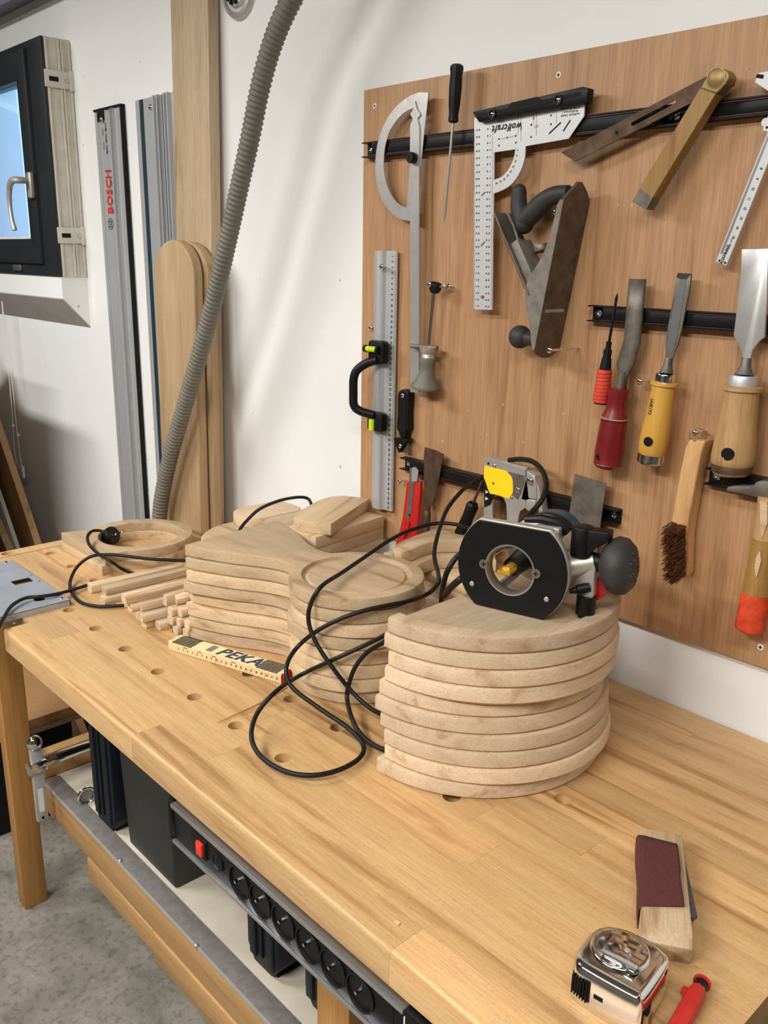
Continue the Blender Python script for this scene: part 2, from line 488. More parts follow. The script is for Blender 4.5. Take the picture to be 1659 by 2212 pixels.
# ================================================================= ROOM
YW = -0.084                                 # front of the window box
WX1 = -2.583; WX0 = -3.50; WZ0 = 1.495; WZ1 = 2.128
RX0, RX1, RY0, RZ1 = -5.0, 2.2, -4.2, 2.62
mb = MB()
mb.box(RX0, WX0, 0, 0.2, 0, RZ1); mb.box(WX1 - 0.02, RX1, 0, 0.2, 0, RZ1)
mb.box(WX0, WX1 - 0.02, 0, 0.2, 0, WZ0); mb.box(WX0, WX1 - 0.02, 0, 0.2, WZ1, RZ1)
struct(mb.build('wall_back', WALL, smooth=False))
struct(MB().box(RX0 - 0.2, RX0, RY0, 0, 0, RZ1).build('wall_left', BRICK, smooth=False))
struct(MB().box(RX1, RX1 + 0.2, RY0, 0, 0, RZ1).build('wall_right', BRICK, smooth=False))
struct(MB().box(RX0, RX1, RY0 - 0.2, RY0, 0, RZ1).build('wall_front', BRICK, smooth=False))
struct(MB().box(RX0, RX1, RY0, 0.2, -0.1, 0).build('floor', CONC, smooth=False))
struct(MB().box(RX0, RX1, RY0, 0.2, RZ1, RZ1 + 0.1).build('ceiling', CEIL, smooth=False))

# window: box standing proud of the wall, anthracite frame, sash, pane, handle
win = bpy.data.objects.new('window_1', None); COL.objects.link(win); struct(win)
win.location = (WX1, 0, WZ0)
def wl(u, v, y=YW): p = W(u, v, y); return (p.x - WX1, p.z - WZ0)
xs = wl(98, 570)[0]; zs0 = wl(98, 570)[1]; zs1 = wl(54, 105.5)[1]
xg = wl(70, 470)[0]; zg0 = wl(74, 516)[1]; zg1 = wl(42, 176)[1]
LEFT = WX0 - WX1
def ring(x0, x1, z0, z1, a0, a1, b0, b1, y0, y1):
    return MB().prism([(x0, z0), (x1, z0), (x1, z1), (x0, z1)], y0, y1, 'xz', holes=[[(a0, b0), (a1, b0), (a1, b1), (a0, b1)]])
ring(LEFT, 0, 0, WZ1 - WZ0, LEFT + 0.06, xs - 0.012, zs0 + 0.012, zs1 - 0.012, YW, YW + 0.010).build('window_frame', FRAMEB, win, bevel=0.003)
sash = ring(LEFT + 0.05, xs, zs0, zs1, LEFT + 0.11, xg, zg0, zg1, YW - 0.012, YW + 0.045).build('sash', FRAMEB, win, bevel=0.004)
MB().box(LEFT + 0.11, xg, YW + 0.012, YW + 0.016, zg0, zg1).build('pane', GLASSM, win, smooth=False)
MB().box(LEFT + 0.11, xg, YW - 0.004, YW + 0.02, zg0 - 0.001, zg0 + 0.006).build('glazing_bead', WHITE, win)
# handle
hx, hz = wl(66, 400, YW - 0.02)
hm = MB()
hm.prism([(hx - 0.016 + dx, hz + dz) for dx, dz in ((0, -0.036), (0.026, -0.036), (0.026, 0.036), (0, 0.036))], YW - 0.026, YW - 0.011, 'xz')
hd = hm.build('handle', SILVER, win, bevel=0.005, bseg=3)
p = [(hx - 0.003, YW - 0.02, hz + 0.012), (hx - 0.004, YW - 0.052, hz + 0.012), (hx - 0.02, YW - 0.064, hz + 0.010), (hx - 0.042, YW - 0.066, hz - 0.012), (hx - 0.05, YW - 0.066, hz - 0.05), (hx - 0.045, YW - 0.066, hz - 0.095), (hx - 0.036, YW - 0.064, hz - 0.125)]
MB().tube(smooth_path(p, 6), 0.009, 10, radii=[0.008 + 0.002 * math.sin(i / 6) for i in range(37)]).build('lever', SILVER, hd)
gx, gz = wl(46, 578)
MB().box(gx - 0.05, gx + 0.012, YW - 0.010, YW + 0.001, gz - 0.009, gz + 0.009).build('drain_cap', ALUD, win, bevel=0.004)
# the side of the box: white aluminium profile with ribs, brackets, masonry below with a 45 degree slope coloured in its shade
zz0 = -0.145; zz1 = -0.062
mb = MB().box(LEFT, -0.004, YW + 0.05, 0.0, 0, WZ1 - WZ0)
mb.v = []; mb.f = []
mb.box(-0.03, -0.001, YW + 0.0102, 0.0, 0.0, WZ1 - WZ0)
mb.build('side_profile', SEAL, win, smooth=False)
for i, yy in enumerate((YW + 0.011, YW + 0.046, YW + 0.054, YW + 0.076)):
    MB().box(-0.004, 0.0035, yy, yy + 0.006, 0.0, WZ1 - WZ0 - 0.004).build('profile_rib', SEAL, win, bevel=0.001)
for v0 in (wl(120, 172, YW)[1], wl(150, 508, YW)[1]):
    z = W(125 if v0 > 0.3 else 153, 172 if v0 > 0.3 else 509, YW + 0.04).z - WZ0
    b = MB().box(0.003, 0.007, YW + 0.002, 0.012, z - 0.022, z + 0.022).box(0.007, 0.010, YW + 0.07, 0.0, z - 0.026, z + 0.026)
    br = b.build('fixing_bracket', SEAL, win, bevel=0.001)
    MB().box(0.0069, 0.0078, YW + 0.014, YW + 0.04, z - 0.006, z + 0.006).build('slot', BLACKM, br)
    MB().cyl((0.007, YW + 0.066, z), (0.0105, YW + 0.066, z), 0.006).build('screw', STEEL, br)
# masonry sill block
mb = MB()
mb.prism([(YW + 0.006, 0.0), (YW + 0.006, zz1), (0.0, zz0), (0.0, 0.0)], LEFT, -0.003, 'yz')
mb.build('sill_block', WALL, win, smooth=False)
mb = MB()
mb.prism([(YW + 0.0055, zz1 + 0.0002), (0.0, zz0 - 0.0006), (0.0, zz0 - 0.004), (YW + 0.0055, zz1 - 0.003)], LEFT, -0.0035, 'yz')
mb.build('sill_slope', SHADESL, win, smooth=False)
# outside view stays open sky; roller shutter box above the window
pz = W(0, 40, 0.0).z
sb = thing('shutter_box', 'dark grey roller shutter box above the window in the top left corner', 'shutter box', (-3.1, 0, pz))
MB().box(-0.55, 0.95, -0.16, -0.001, 0, 0.28).build('casing', GREYED, sb, bevel=0.004)
MB().box(-0.5, 0.38, -0.10, -0.06, -0.004, 0.002).build('inspection_flap', ALUD, sb)

# cord of the roller shutter
cd = thing('blind_cord', 'thin white blind cords with a small pull weight hanging below the window', 'cord', W(50, 1030, -0.05))
bl = Vector(cd.location)
def rel(pts, b): return [Vector(p) - b for p in pts]
c1 = [W(u, v, -0.05) for u, v in ((0, 600), (10, 720), (22, 840), (28, 920), (30, 960), (36, 1000), (46, 1008))]
c2 = [W(u, v, -0.05) for u, v in ((3, 640), (15, 740), (28, 840), (33, 900), (38, 940), (42, 975), (47, 1008))]
MB().tube(rel(smooth_path(c1), bl), 0.0016, 6).build('cord', WHITE, cd)
MB().tube(rel(smooth_path(c2), bl), 0.0016, 6).build('cord', WHITE, cd)
for u, v in ((28, 920), (39, 940)):
    MB().ball(W(u, v, -0.05) - bl, 0.006, 8, 6).build('knot', WHITE, cd)
MB().box(-0.011, 0.011, -0.005, 0.005, -0.004, 0.04).build('pull_weight', WHITE, cd, bevel=0.003)

# ventilation cap on the wall
p = W(520, -20, 0)
vc = thing('vent_cap', 'round brushed metal ventilation cap on the wall beside the tall post', 'vent', (p.x, 0, p.z), (PI / 2, 0, 0))
rv = (W(520, -20).z - W(520, 45).z)
MB().lathe([(rv, 0.0), (rv, 0.004), (rv * 0.93, 0.012), (rv * 0.8, 0.014), (rv * 0.74, 0.009), (rv * 0.62, 0.009), (rv * 0.58, 0.016), (1e-5, 0.022)], seg=48).build('disc', STEEL, vc)
for k in range(10):
    a = 2 * PI * k / 10
    MB().box(rv * 0.2, rv * 0.52, -0.003, 0.003, 0.012, 0.0225, Matrix.Rotation(a, 4, 'Z')).build('slot', BLACKM, vc)

# ================================================================= WORKBENCH
TH = 0.042                                  # slab thickness
BX0, BX1 = -1.952, -0.24
bench = thing('workbench', 'long laminated beech workbench with two rows of round dog holes', 'workbench', (-1.1, -0.34, 0))
bb = Vector(bench.location)
ys = [-0.68, -0.633, -0.5783, -0.5237, -0.4692, -0.4147]
while len(ys) < 14: ys.append(-0.4147 + (len(ys) - 5) * (0.4117 / 8))
hole_rows = {2: [-1.5649 + 0.1156 * k for k in range(-2, 7)], 4: [-1.9146 + 0.1144 * k for k in range(0, 12)]}
hole_rows[6] = [-0.5585]
HR = 0.0118
rs = random.Random(11)
def stave(x0, x1, y0, y1, holes, front=False):
    mb = MB()
    g = 0.00012
    xa, xb, ya, yb = x0 + g, x1 - g, y0 + g, y1 - g
    zt, zb = H, H - TH
    cuts = [xa]
    cells = []
    hs = sorted(h for h in holes if xa + 0.014 < h < xb - 0.014)
    e = 0.015
    prev = xa
    for h in hs:
        if h - e > prev + 1e-4: cells.append((prev, h - e, None))
        cells.append((h - e, h + e, h)); prev = h + e
    if prev < xb: cells.append((prev, xb, None))
    for a, b, h in cells:
        if h is None:
            mb.add([(a, ya, zt), (b, ya, zt), (b, yb, zt), (a, yb, zt)], [(0, 1, 2, 3)])
        else:
            n = 24; yc = (ya + yb) / 2
            out = []
            hx_, hy_ = (b - a) / 2, (yb - ya) / 2
            for k in range(n):
                t = 2 * PI * k / n; c, s_ = math.cos(t), math.sin(t)
                m = 1.0 / max(abs(c), abs(s_))
                out.append((h + hx_ * c * m, yc + hy_ * s_ * m, zt))
            inn = [(h + HR * math.cos(2 * PI * k / n), yc + HR * math.sin(2 * PI * k / n)) for k in range(n)]
            vs = out + [(x, y, zt) for x, y in inn] + [(x, y, zt - TH) for x, y in inn]
            fs = []
            for k in range(n):
                j = (k + 1) % n
                fs.append((k, j, n + j, n + k)); fs.append((n + k, n + j, 2 * n + j, 2 * n + k))
            mb.add(vs, fs)
    mb.add([(xa, ya, zt), (xb, ya, zt), (xb, yb, zt), (xa, yb, zt), (xa, ya, zb), (xb, ya, zb), (xb, yb, zb), (xa, yb, zb)],
           [(0, 1, 5, 4), (1, 2, 6, 5), (2, 3, 7, 6), (3, 0, 4, 7)] + ([] if hs else [(4, 5, 6, 7)]))
    mb.v = [(p[0] - bb.x, p[1] - bb.y, p[2] - bb.z) for p in mb.v]
    if front:
        mb = MB()
        r = 0.006
        prof = [(ya, zb), (yb, zb), (yb, zt), (ya + r, zt), (ya + r * 0.5, zt - r * 0.134), (ya + r * 0.134, zt - r * 0.5), (ya, zt - r)]
        mb.prism([(p[0] - bb.y, p[1] - bb.z) for p in prof], xa - bb.x, xb - bb.x, 'yz')
    o = mb.build('stave', BEECH, bench, smooth=front, angle=60)
    return o
for i in range(13):
    x = BX0 if i else -1.553
    while x < BX1 - 0.001:
        nx = x + rs.uniform(0.28, 0.75)
        hs = hole_rows.get(i, [])
        for h in hs:
            if abs(h - nx) < 0.03: nx = h + 0.05
        if BX1 - nx < 0.18: nx = BX1
        stave(x, nx, ys[i], ys[i + 1], hs, front=(i == 0))
        x = nx
# end vise jaw with its own dog hole
n = 24
jaw = MB().prism([(-1.994 - bb.x, -0.60 - bb.y), (-1.956 - bb.x, -0.60 - bb.y), (-1.956 - bb.x, -0.02 - bb.y), (-1.994 - bb.x, -0.02 - bb.y)], H - TH - 0.03, H, 'xy',
                 holes=[circle(-1.975 - bb.x, -0.520 - bb.y, HR, 24)])
jaw.build('vise_jaw', BEECH, bench, smooth=False)
for nm, x0, x1, y0, y1 in (('leg', -1.955, -1.915, -0.587, -0.530), ('leg', -0.738, -0.672, -0.60, -0.535), ('leg', -1.955, -1.915, -0.12, -0.06), ('leg', -0.738, -0.672, -0.12, -0.06)):
    MB().box(x0 - bb.x, x1 - bb.x, y0 - bb.y, y1 - bb.y, 0, H - TH).build(nm, PINE, bench, bevel=0.003)
MB().box(-1.95 - bb.x, -1.918 - bb.x, -0.53 - bb.y, -0.12 - bb.y, 0.335, 0.40).build('end_stretcher', PINEX, bench, bevel=0.002)
RZ = 0.333
MB().box(-2.0 - bb.x, -0.70 - bb.x, -0.510 - bb.y, -0.476 - bb.y, 0.247, RZ).build('front_stretcher', PINEX, bench, bevel=0.003)
MB().box(-1.69 - bb.x, -1.388 - bb.x, -0.512 - bb.y, -0.480 - bb.y, 0.190, 0.248).build('stretcher_block', PINEX, bench, bevel=0.004)
MB().box(-1.387 - bb.x, -0.70 - bb.x, -0.514 - bb.y, -0.480 - bb.y, 0.178, 0.248).build('stretcher_block', PINEX, bench, bevel=0.004)
MB().box(-1.95 - bb.x, -0.30 - bb.x, -0.476 - bb.y, -0.03 - bb.y, RZ - 0.018, RZ).build('lower_shelf', SHELFW, bench, smooth=False)
MB().box(-1.91 - bb.x, -0.70 - bb.x, -0.513 - bb.y, -0.474 - bb.y, RZ, RZ + 0.0035).build('edge_band', GREYED, bench, bevel=0.001)
MB().box(-1.91 - bb.x, -0.70 - bb.x, -0.5145 - bb.y, -0.5130 - bb.y, RZ - 0.004, RZ + 0.004).build('edge_trim', ALU, bench, smooth=False)
for u, v in ((259, 1860), (424, 2043)):
    q = T(u, v, RZ + 0.004 - H)
    MB().ball((q.x - bb.x, q.y - bb.y, RZ + 0.004), 0.0045, 10, 6).build('screw', STEEL, bench)

# things under the bench -----------------------------------------------------
fb = XP(110, 1545, -1.99)
o = thing('panel_stack', 'brown fibreboard panel with a thin grey metal edge behind the left bench leg', 'panel', (-2.22, -0.3, fb.z - 0.03))
MB().box(-0.22, 0.22, -0.27, 0.02, 0.004, 0.030).build('panel', MDF, o, bevel=0.001)
MB().box(-0.22, 0.222, -0.27, 0.02, -0.010, 0.004).build('metal_edge', ALUD, o)
for xx in (-0.20, -0.06):
    MB().box(xx, xx + 0.03, -0.25, 0.0, -(fb.z - 0.03), -0.010).build('support', BLACKM, o)

def case(name, label, x0, x1, y0, y1, z1, mat, cham=0.02):
    o = thing(name, label, 'tool case', ((x0 + x1) / 2, (y0 + y1) / 2, RZ))
    w, d, h = (x1 - x0) / 2, (y1 - y0) / 2, z1 - RZ
    pr = [(-w + cham, 0.004), (w - cham, 0.004), (w, cham * 1.6), (w, h), (-w, h), (-w, cham * 1.6)]
    MB().prism(pr, -d, d, 'xz').build('shell', mat, o, bevel=0.004)
    MB().box(-0.004, 0.004, -d - 0.003, d, 0.03, h - 0.01).build('seam', BLACKM, o, bevel=0.001)
    for s in (-1, 1):
        MB().box(s * w * 0.55 - 0.010, s * w * 0.55 + 0.010, -d - 0.004, d * 0.8, 0.02, h - 0.02).build('rib', mat, o, bevel=0.003)
        MB().box(s * w * 0.5 - 0.008, s * w * 0.5 + 0.008, -d + 0.01, d - 0.01, 0.0, 0.006).build('foot', BLACKM, o)
    MB().box(w - 0.001, w + 0.004, -d * 0.6, -d * 0.2, h * 0.45, h * 0.62).build('latch', mat, o, bevel=0.002)
    return o
case('tool_case', 'dark navy tool case under the bench, beside the silver clamp', -1.705, -1.600, -0.478, -0.08, 0.78, DKBLUE)
case('tool_case', 'dark navy tool case on the shelf, below the power strip', -1.125, -1.030, -0.455, -0.08, 0.74, DKBLUE)
case('tool_case', 'dark case half hidden behind the pine bench leg', -0.975, -0.90, -0.44, -0.08, 0.74, DKBLUE)
o = thing('storage_bin', 'anthracite plastic bin standing on the white shelf between the navy cases', 'bin', (-1.465, -0.30, RZ))
pts = [(-0.105, -0.172), (0.105, -0.172), (0.105, 0.17), (-0.105, 0.17)]
vs = [(x * 0.94, y * 0.96, 0.0) for x, y in pts] + [(x * 1.04, y * 1.03, 0.42) for x, y in pts]
MB().add(vs, [(0, 3, 2, 1), (0, 1, 5, 4), (1, 2, 6, 5), (2, 3, 7, 6), (3, 0, 4, 7), (4, 5, 6, 7)]).build('body', ANTHR, o, bevel=0.006, bseg=3)
MB().box(-0.115, 0.115, -0.185, 0.18, 0.40, 0.425).build('rim', ANTHR, o, bevel=0.004)
o = thing('power_tool', 'small teal power tool on the shelf behind the power strip', 'power tool', (-1.22, -0.36, RZ))
MB().rod((0, 0.0, 0.035), (0, 0.16, 0.035), [(0.02, 0), (0.033, 0.1), (0.035, 0.7), (0.02, 1.0)]).build('body', TEAL, o)
MB().rod((0, -0.035, 0.035), (0, 0.002, 0.035), [(0.008, 0), (0.015, 0.3), (0.019, 1.0)]).build('chuck', BLACK, o)

# F-clamp on the stretcher
cx = -1.85
pb0 = XP(76, 1605, cx); pb1 = XP(92, 1770, cx); pj = XP(72, 1655, cx)
o = thing('bar_clamp', 'silver F-clamp hanging upright on the lower rail next to the left leg', 'clamp', (cx, pb1.y, pb1.z))
cb = Vector(o.location)
hb = pb0.z - pb1.z
MB().box(-0.005, 0.005, -0.013, 0.013, 0, hb).build('bar', ALU, o, bevel=0.001)
MB().ball((0, 0, hb), 0.018, 12, 8, (0.8, 1, 1.1)).build('end_cap', CHROME, o)
zj = pj.z - pb1.z
arm = MB().box(-0.012, 0.012, -0.024, 0.02, zj - 0.016, zj + 0.012)
arm.tube([(0, 0.01, zj), (0, 0.06, zj + 0.002), (0, 0.12, zj + 0.001), (0, 0.165, zj - 0.002)], 0.013, 12, radii=[0.013, 0.014, 0.012, 0.009])
arm.build('sliding_arm', CHROME, o, bevel=0.002)
MB().box(-0.0001, 0.0056, -0.006, 0.006, hb * 0.12, hb * 0.42).build('sticker', WHITE, o)
MB().cyl((0.004, 0.0, 0.008), (0.0057, 0.0, 0.008), 0.0035).build('hole', BLACKM, o)

o = thing('metal_ring', 'shiny metal ring on the lower shelf beside the navy tool case', 'ring', XP(176, 1603, -1.76), (0, 0, 0))
rr = [(0.0, 0.020 * math.cos(2 * PI * k / 24), 0.020 + 0.020 * math.sin(2 * PI * k / 24)) for k in range(25)]
MB().tube(rr, 0.003, 8).build('hoop', CHROME, o)
MB().cyl((-0.006, 0, 0.02), (-0.002, 0, 0.02), 0.019).build('disc', ALUD, o)
o.location.z = RZ

# power strip under the front edge
pw0, pw1 = -0.963, -0.500
o = thing('power_strip', 'black power strip with six sockets in an aluminium profile under the bench edge', 'power strip', (pw0, -0.66, 0.775))
Lp = pw1 - pw0; zt = 0.838 - 0.775
MB().box(0, Lp, -0.012, 0.035, 0.004, zt - 0.004).build('body', BLACK, o, bevel=0.002)
MB().box(0, Lp, -0.017, 0.035, zt - 0.007, zt).build('profile_edge', ALUP, o, bevel=0.002)
MB().box(0, Lp, -0.017, 0.035, 0.0, 0.006).build('profile_edge', ALUP, o, bevel=0.002)
MB().box(-0.012, 0.0, -0.016, 0.035, -0.001, zt + 0.001).build('end_cap', BLACK, o, bevel=0.005)
MB().box(Lp, Lp + 0.05, -0.016, 0.035, -0.001, zt + 0.001).build('end_cap', BLACK, o, bevel=0.005)
def sx(u, v): return W(u, v, -0.672).x - pw0
zc = zt / 2
for (u, v) in ((518, 1882), (563, 1922), (613, 1966), (667, 2015), (721, 2068), (780, 2120)):
    x = sx(u, v)
    # bezel and a deep round well
    n = 28
    mbz = MB().lathe([(0.0225, 0.0), (0.0225, 0.0022), (0.0205, 0.0022), (0.0195, -0.0025), (0.0190, -0.010), (1e-5, -0.010)], Matrix.Translation((x, -0.0125, zc)) @ Matrix.Rotation(PI / 2, 4, 'X'), n, caps=False)
    s_ = mbz.build('socket', BLACK, o)
    MB().cyl((x, -0.004, zc + 0.004), (x, -0.020, zc + 0.004), 0.0026, 0.0022, 10).build('earth_pin', CHROME, s_)
    for dx in (-0.0095, 0.0095):
        MB().cyl((x + dx, -0.003, zc - 0.004), (x + dx, -0.0042, zc - 0.004), 0.0025, None, 8).build('contact_hole', BLACKM, s_)
x = sx(431, 1806)
sw = MB().box(x - 0.018, x + 0.018, -0.0145, -0.010, zc - 0.014, zc + 0.014).build('switch_frame', BLACKM, o, bevel=0.001)
MB().box(x - 0.013, x - 0.001, -0.0165, -0.013, zc - 0.010, zc + 0.010).build('rocker', BLACK, sw, bevel=0.001)
MB().box(x - 0.001, x + 0.013, -0.0185, -0.013, zc - 0.010, zc + 0.010).build('rocker_lit', REDLIT, sw, bevel=0.001)
x = sx(470, 1838)
MB().lathe([(0.013, 0), (0.013, 0.002), (0.011, 0.002), (0.010, 0.0005), (1e-5, 0.003)], Matrix.Translation((x, -0.012, zc)) @ Matrix.Rotation(PI / 2, 4, 'X'), 20, caps=False).build('fuse_cap', BLACK, o)
x = sx(880, 2188)
for dx in (-0.02, 0.0, 0.02):
    MB().box(x + dx - 0.0006, x + dx + 0.0006, -0.0126, -0.0118, 0.008, zt - 0.010).build('module_gap', BLACKM, o)
for dz in (-0.012, 0.006):
    us = MB().box(x - 0.004, x + 0.004, -0.0132, -0.012, zc + dz, zc + dz + 0.014).build('usb_port', WHITE, o)

# dark cabinet beyond the right end
o = thing('floor_cabinet', 'black box standing beyond the right end of the workbench', 'cabinet', (0.02, -0.30, 0))
MB().box(-0.25, 0.25, -0.26, 0.26, 0.02, 0.80).build('body', BLACKM, o, bevel=0.006)
MB().box(-0.255, 0.255, -0.265, 0.265, 0.80, 0.83).build('lid', BLACKM, o, bevel=0.006)
for x_ in (-0.2, 0.2):
    MB().box(x_ - 0.03, x_ + 0.03, -0.2, 0.2, 0, 0.022).build('foot', BLACKM, o)

# boards leaning sideways in the far left corner, parallel to the wall
for (lab, pt, pm, wid, mat, yb, th_) in (
        ('brown board leaning at the far left, nearest the bench end', (0, 950), (76, 1178), 0.30, MDF, -0.150, 0.022),
        ('thin white panel leaning at the far left edge between two boards', (-32, 985), (34, 1180), 0.22, WHITE, -0.185, 0.012),
        ('narrow wooden board leaning at the far left edge in front of the white panel', (-62, 1000), (14, 1188), 0.18, MDF, -0.222, 0.022)):
    a = W(pt[0], pt[1], yb); b = W(pm[0], pm[1], yb)
    d = (b - a); foot = a + d * ((0.0 - a.z) / d.z)
    Ln = 1.55
    ax = (a - foot).normalized()
    o = thing('leaning_board', lab, 'board', foot, (0, math.atan2(ax.x, ax.z), 0))
    cut = abs(math.tan(math.atan2(ax.x, ax.z))) * wid
    MB().prism([(0, 0), (0, Ln), (-wid, Ln), (-wid, cut)], 0.0, th_, 'xz').build('panel', mat, o, bevel=0.001)
    MB().box(-0.002, 0.0015, -0.0004, th_ + 0.0004, 0.004, Ln - 0.004).build('edge_strip', PINEX if mat is not WHITE else WHITE, o)
# unseen blocker added left of the bench to shade the wall under the window
o = thing('shadow_blocker', 'unseen cabinet-shaped blocker added left of the workbench to shade the wall', 'cabinet', (-3.17, -0.51, 0))
MB().box(-0.50, 0.50, -0.20, 0.20, 0.03, 1.28).build('body', GREYED, o, bevel=0.004)
MB().box(-0.51, 0.51, -0.21, 0.21, 1.28, 1.30).build('top', GREYED, o, bevel=0.004)
for s_ in (-1, 1):
    d_ = MB().box(s_ * 0.25 - 0.24, s_ * 0.25 + 0.24, -0.215, -0.20, 0.05, 1.26).build('door', GREYED, o, bevel=0.002)
    MB().box(s_ * 0.03 - 0.008, s_ * 0.03 + 0.008, -0.235, -0.214, 0.65, 0.78).build('handle', ALUD, d_, bevel=0.002)
for s_ in (-1, 1): MB().box(s_ * 0.4 - 0.05, s_ * 0.4 + 0.05, -0.18, 0.18, 0, 0.03).build('plinth', BLACKM, o)

# ================================================================= TIMBER, RAILS, HOSE
# guide rails hanging on the wall
def rail(label, ua, ub, v_top, cols, xs, bosch):
    pass
def guide_rail(label, x0, x1, ztop, prof, strips, screw_px):
    o = thing('guide_rail', label, 'guide rail', ((x0 + x1) / 2, 0, 0.50))
    w = (x1 - x0) / 2; hgt = ztop - 0.50
    MB().prism([(x - (x0 + x1) / 2, y) for x, y in prof], 0, hgt, 'xy').build('profile', ALU, o, smooth=False)
    for nm, a, b, y0, y1, mat in strips:
        MB().box(a - (x0 + x1) / 2, b - (x0 + x1) / 2, y0, y1, 0.001, hgt - 0.001).build(nm, mat, o)
    p = W(screw_px[0], screw_px[1], -0.02)
    c = (p.x - (x0 + x1) / 2, p.z - 0.50)
    MB().cyl((c[0], -0.004, c[1]), (c[0], -0.016, c[1]), 0.003, None, 8).ball((c[0], -0.017, c[1]), 0.0075, 12, 6, (1, 0.6, 1)).build('screw', CHROME, o)
    return o
def ribprof(x0, x1, ribs):
    p = [(x0, -0.001)]
    p.append((x0, -0.010))
    for a, b, d in ribs: p += [(a, -0.010), (a, d), (b, d), (b, -0.010)]
    p += [(x1, -0.010), (x1, -0.001)]
    return p
def wx(u, v, y=-0.015): return W(u, v, y).x
zt1 = W(228, 236, -0.015).z
xa, xb = wx(200, 242), wx(256, 232)
g1 = guide_rail('silver guide rail with red lettering and black edge hanging left of the other rail', xa, xb, zt1,
                ribprof(xa, xb, [(xa + 0.018, xa + 0.020, -0.004), (xa + 0.044, xa + 0.072, -0.012), (xa + 0.098, xa + 0.100, -0.016), (xa + 0.106, xa + 0.108, -0.016), (xa + 0.114, xa + 0.116, -0.016)]),
                [('splinter_strip', xb - 0.001, xb + 0.009, -0.012, -0.004, BLACKM)], (217, 258))
gx0 = (xa + xb) / 2
MB().box(xa - gx0, xb + 0.008 - gx0, -0.014, -0.001, zt1 - 0.50, zt1 - 0.50 + 0.006).box(xa + 0.022 - gx0, xa + 0.062 - gx0, -0.0145, -0.002, zt1 - 0.50 - 0.026, zt1 - 0.50 + 0.001).build('end_cap', BLACKM, g1, bevel=0.001)
# lettering, reading upwards
tm = MB()
p = W(234, 415, -0.0165)
put_text(tm, 'BOSCH', frame((p.x - gx0 - 0.002, -0.0128, p.z - 0.5), (0, 0, 1), (-1, 0, 0)), 0.040, bold=0.06, sx=0.85)
tm.build('lettering', INKR, g1, smooth=False)
tm = MB()
p = W(246, 420, -0.0165)
put_text(tm, 'Professional', frame((p.x - gx0 + 0.006, -0.0105, p.z - 0.5), (0, 0, 1), (-1, 0, 0)), 0.0165, bold=0.02)
p = W(236, 484, -0.0165); cxx, czz = p.x - gx0, p.z - 0.5
for r0, r1 in ((0.0150, 0.0135),):
    tm.prism(circle(cxx, czz, r0, 32), -0.0129, -0.0124, 'xz', holes=[circle(cxx, czz, r1, 32)])
tm.box(cxx - 0.004, cxx + 0.004, -0.0129, -0.0124, czz - 0.0008, czz + 0.0008)
for s in (-1, 1):
    tm.prism(circle(cxx, czz, 0.0095, 12, s * PI / 2 - 1.0, s * PI / 2 + 1.0, True) + list(reversed(circle(cxx, czz, 0.0078, 12, s * PI / 2 - 1.0, s * PI / 2 + 1.0, True))), -0.0129, -0.0124, 'xz')
    tm.box(cxx - 0.0055 * 1 , cxx - 0.0042, -0.0129, -0.0124, czz - 0.008, czz + 0.008) if s > 0 else tm.box(cxx + 0.0042, cxx + 0.0055, -0.0129, -0.0124, czz - 0.008, czz + 0.008)
p = W(224, 305, -0.0165); cxx, czz = p.x - gx0, p.z - 0.5
for k in range(3):
    tm.box(cxx + 0.006, cxx + 0.009, -0.0129, -0.0124, czz + 0.03 - k * 0.028, czz + 0.046 - k * 0.028)
    tm.prism([(cxx + 0.0035, czz + 0.030 - k * 0.028), (cxx + 0.0115, czz + 0.030 - k * 0.028), (cxx + 0.0075, czz + 0.022 - k * 0.028)], -0.0129, -0.0124, 'xz')
    tm.box(cxx - 0.010, cxx - 0.0085, -0.0129, -0.0124, czz + 0.05 - k * 0.035, czz + 0.068 - k * 0.035)
tm.build('print', INK, g1, smooth=False)
zt2 = W(330, 207, -0.015).z
xa, xb = wx(288, 218), wx(372, 202)
wd = xb - xa
guide_rail('wide silver guide rail with two dark teal strips hanging beside the tall post', xa, xb, zt2,
           ribprof(xa, xb, [(xa + wd * 0.53, xa + wd * 0.57, -0.020), (xa + wd * 0.63, xa + wd * 0.66, -0.020), (xa + wd * 0.80, xa + wd * 0.83, -0.020), (xa + wd * 0.88, xa + wd * 0.91, -0.020)]),
           [('glide_strip', xa + wd * 0.12, xa + wd * 0.21, -0.0115, -0.009, TEALS), ('glide_strip', xa + wd * 0.70, xa + wd * 0.79, -0.0115, -0.009, TEALS)], (323, 231))

# tall plank leaning on the wall, standing on the bench
X1 = -1.838; X0p = -1.997
post = thing('timber_plank', 'tall pale timber plank leaning upright against the wall beside the hose', 'plank', (X1, -0.024, H), (math.radians(-0.85), math.radians(1.1), 0))
MB().box(X0p - X1, 0, -0.028, 0.0, 0, 1.60).build('beam', POST, post, bevel=0.004)
def round_board(label, x0, x1, ztop, y0, th, tilt):
    o = thing('rounded_board', label, 'board', ((x0 + x1) / 2, y0, H), (math.radians(tilt), 0, 0))
    w = (x1 - x0) / 2; h = ztop - H; k = 0.9
    pts = [(-w, 0), (w, 0)] + [(x, (h - w * k) + z * k) for x, z in circle(0, 0, w, 24, 0, PI, True)]
    MB().prism(pts, -th, 0, 'xz').build('board', PLANK, o, bevel=0.004, bseg=3)
    return o
round_board('long board with a rounded top leaning against the tall plank, nearer one', -1.990, -1.808, 1.595, -0.086, 0.026, -0.9)
round_board('long board with a rounded top leaning on the tall plank, the one behind', -1.976, -1.796, 1.592, -0.0575, 0.024, -0.85)

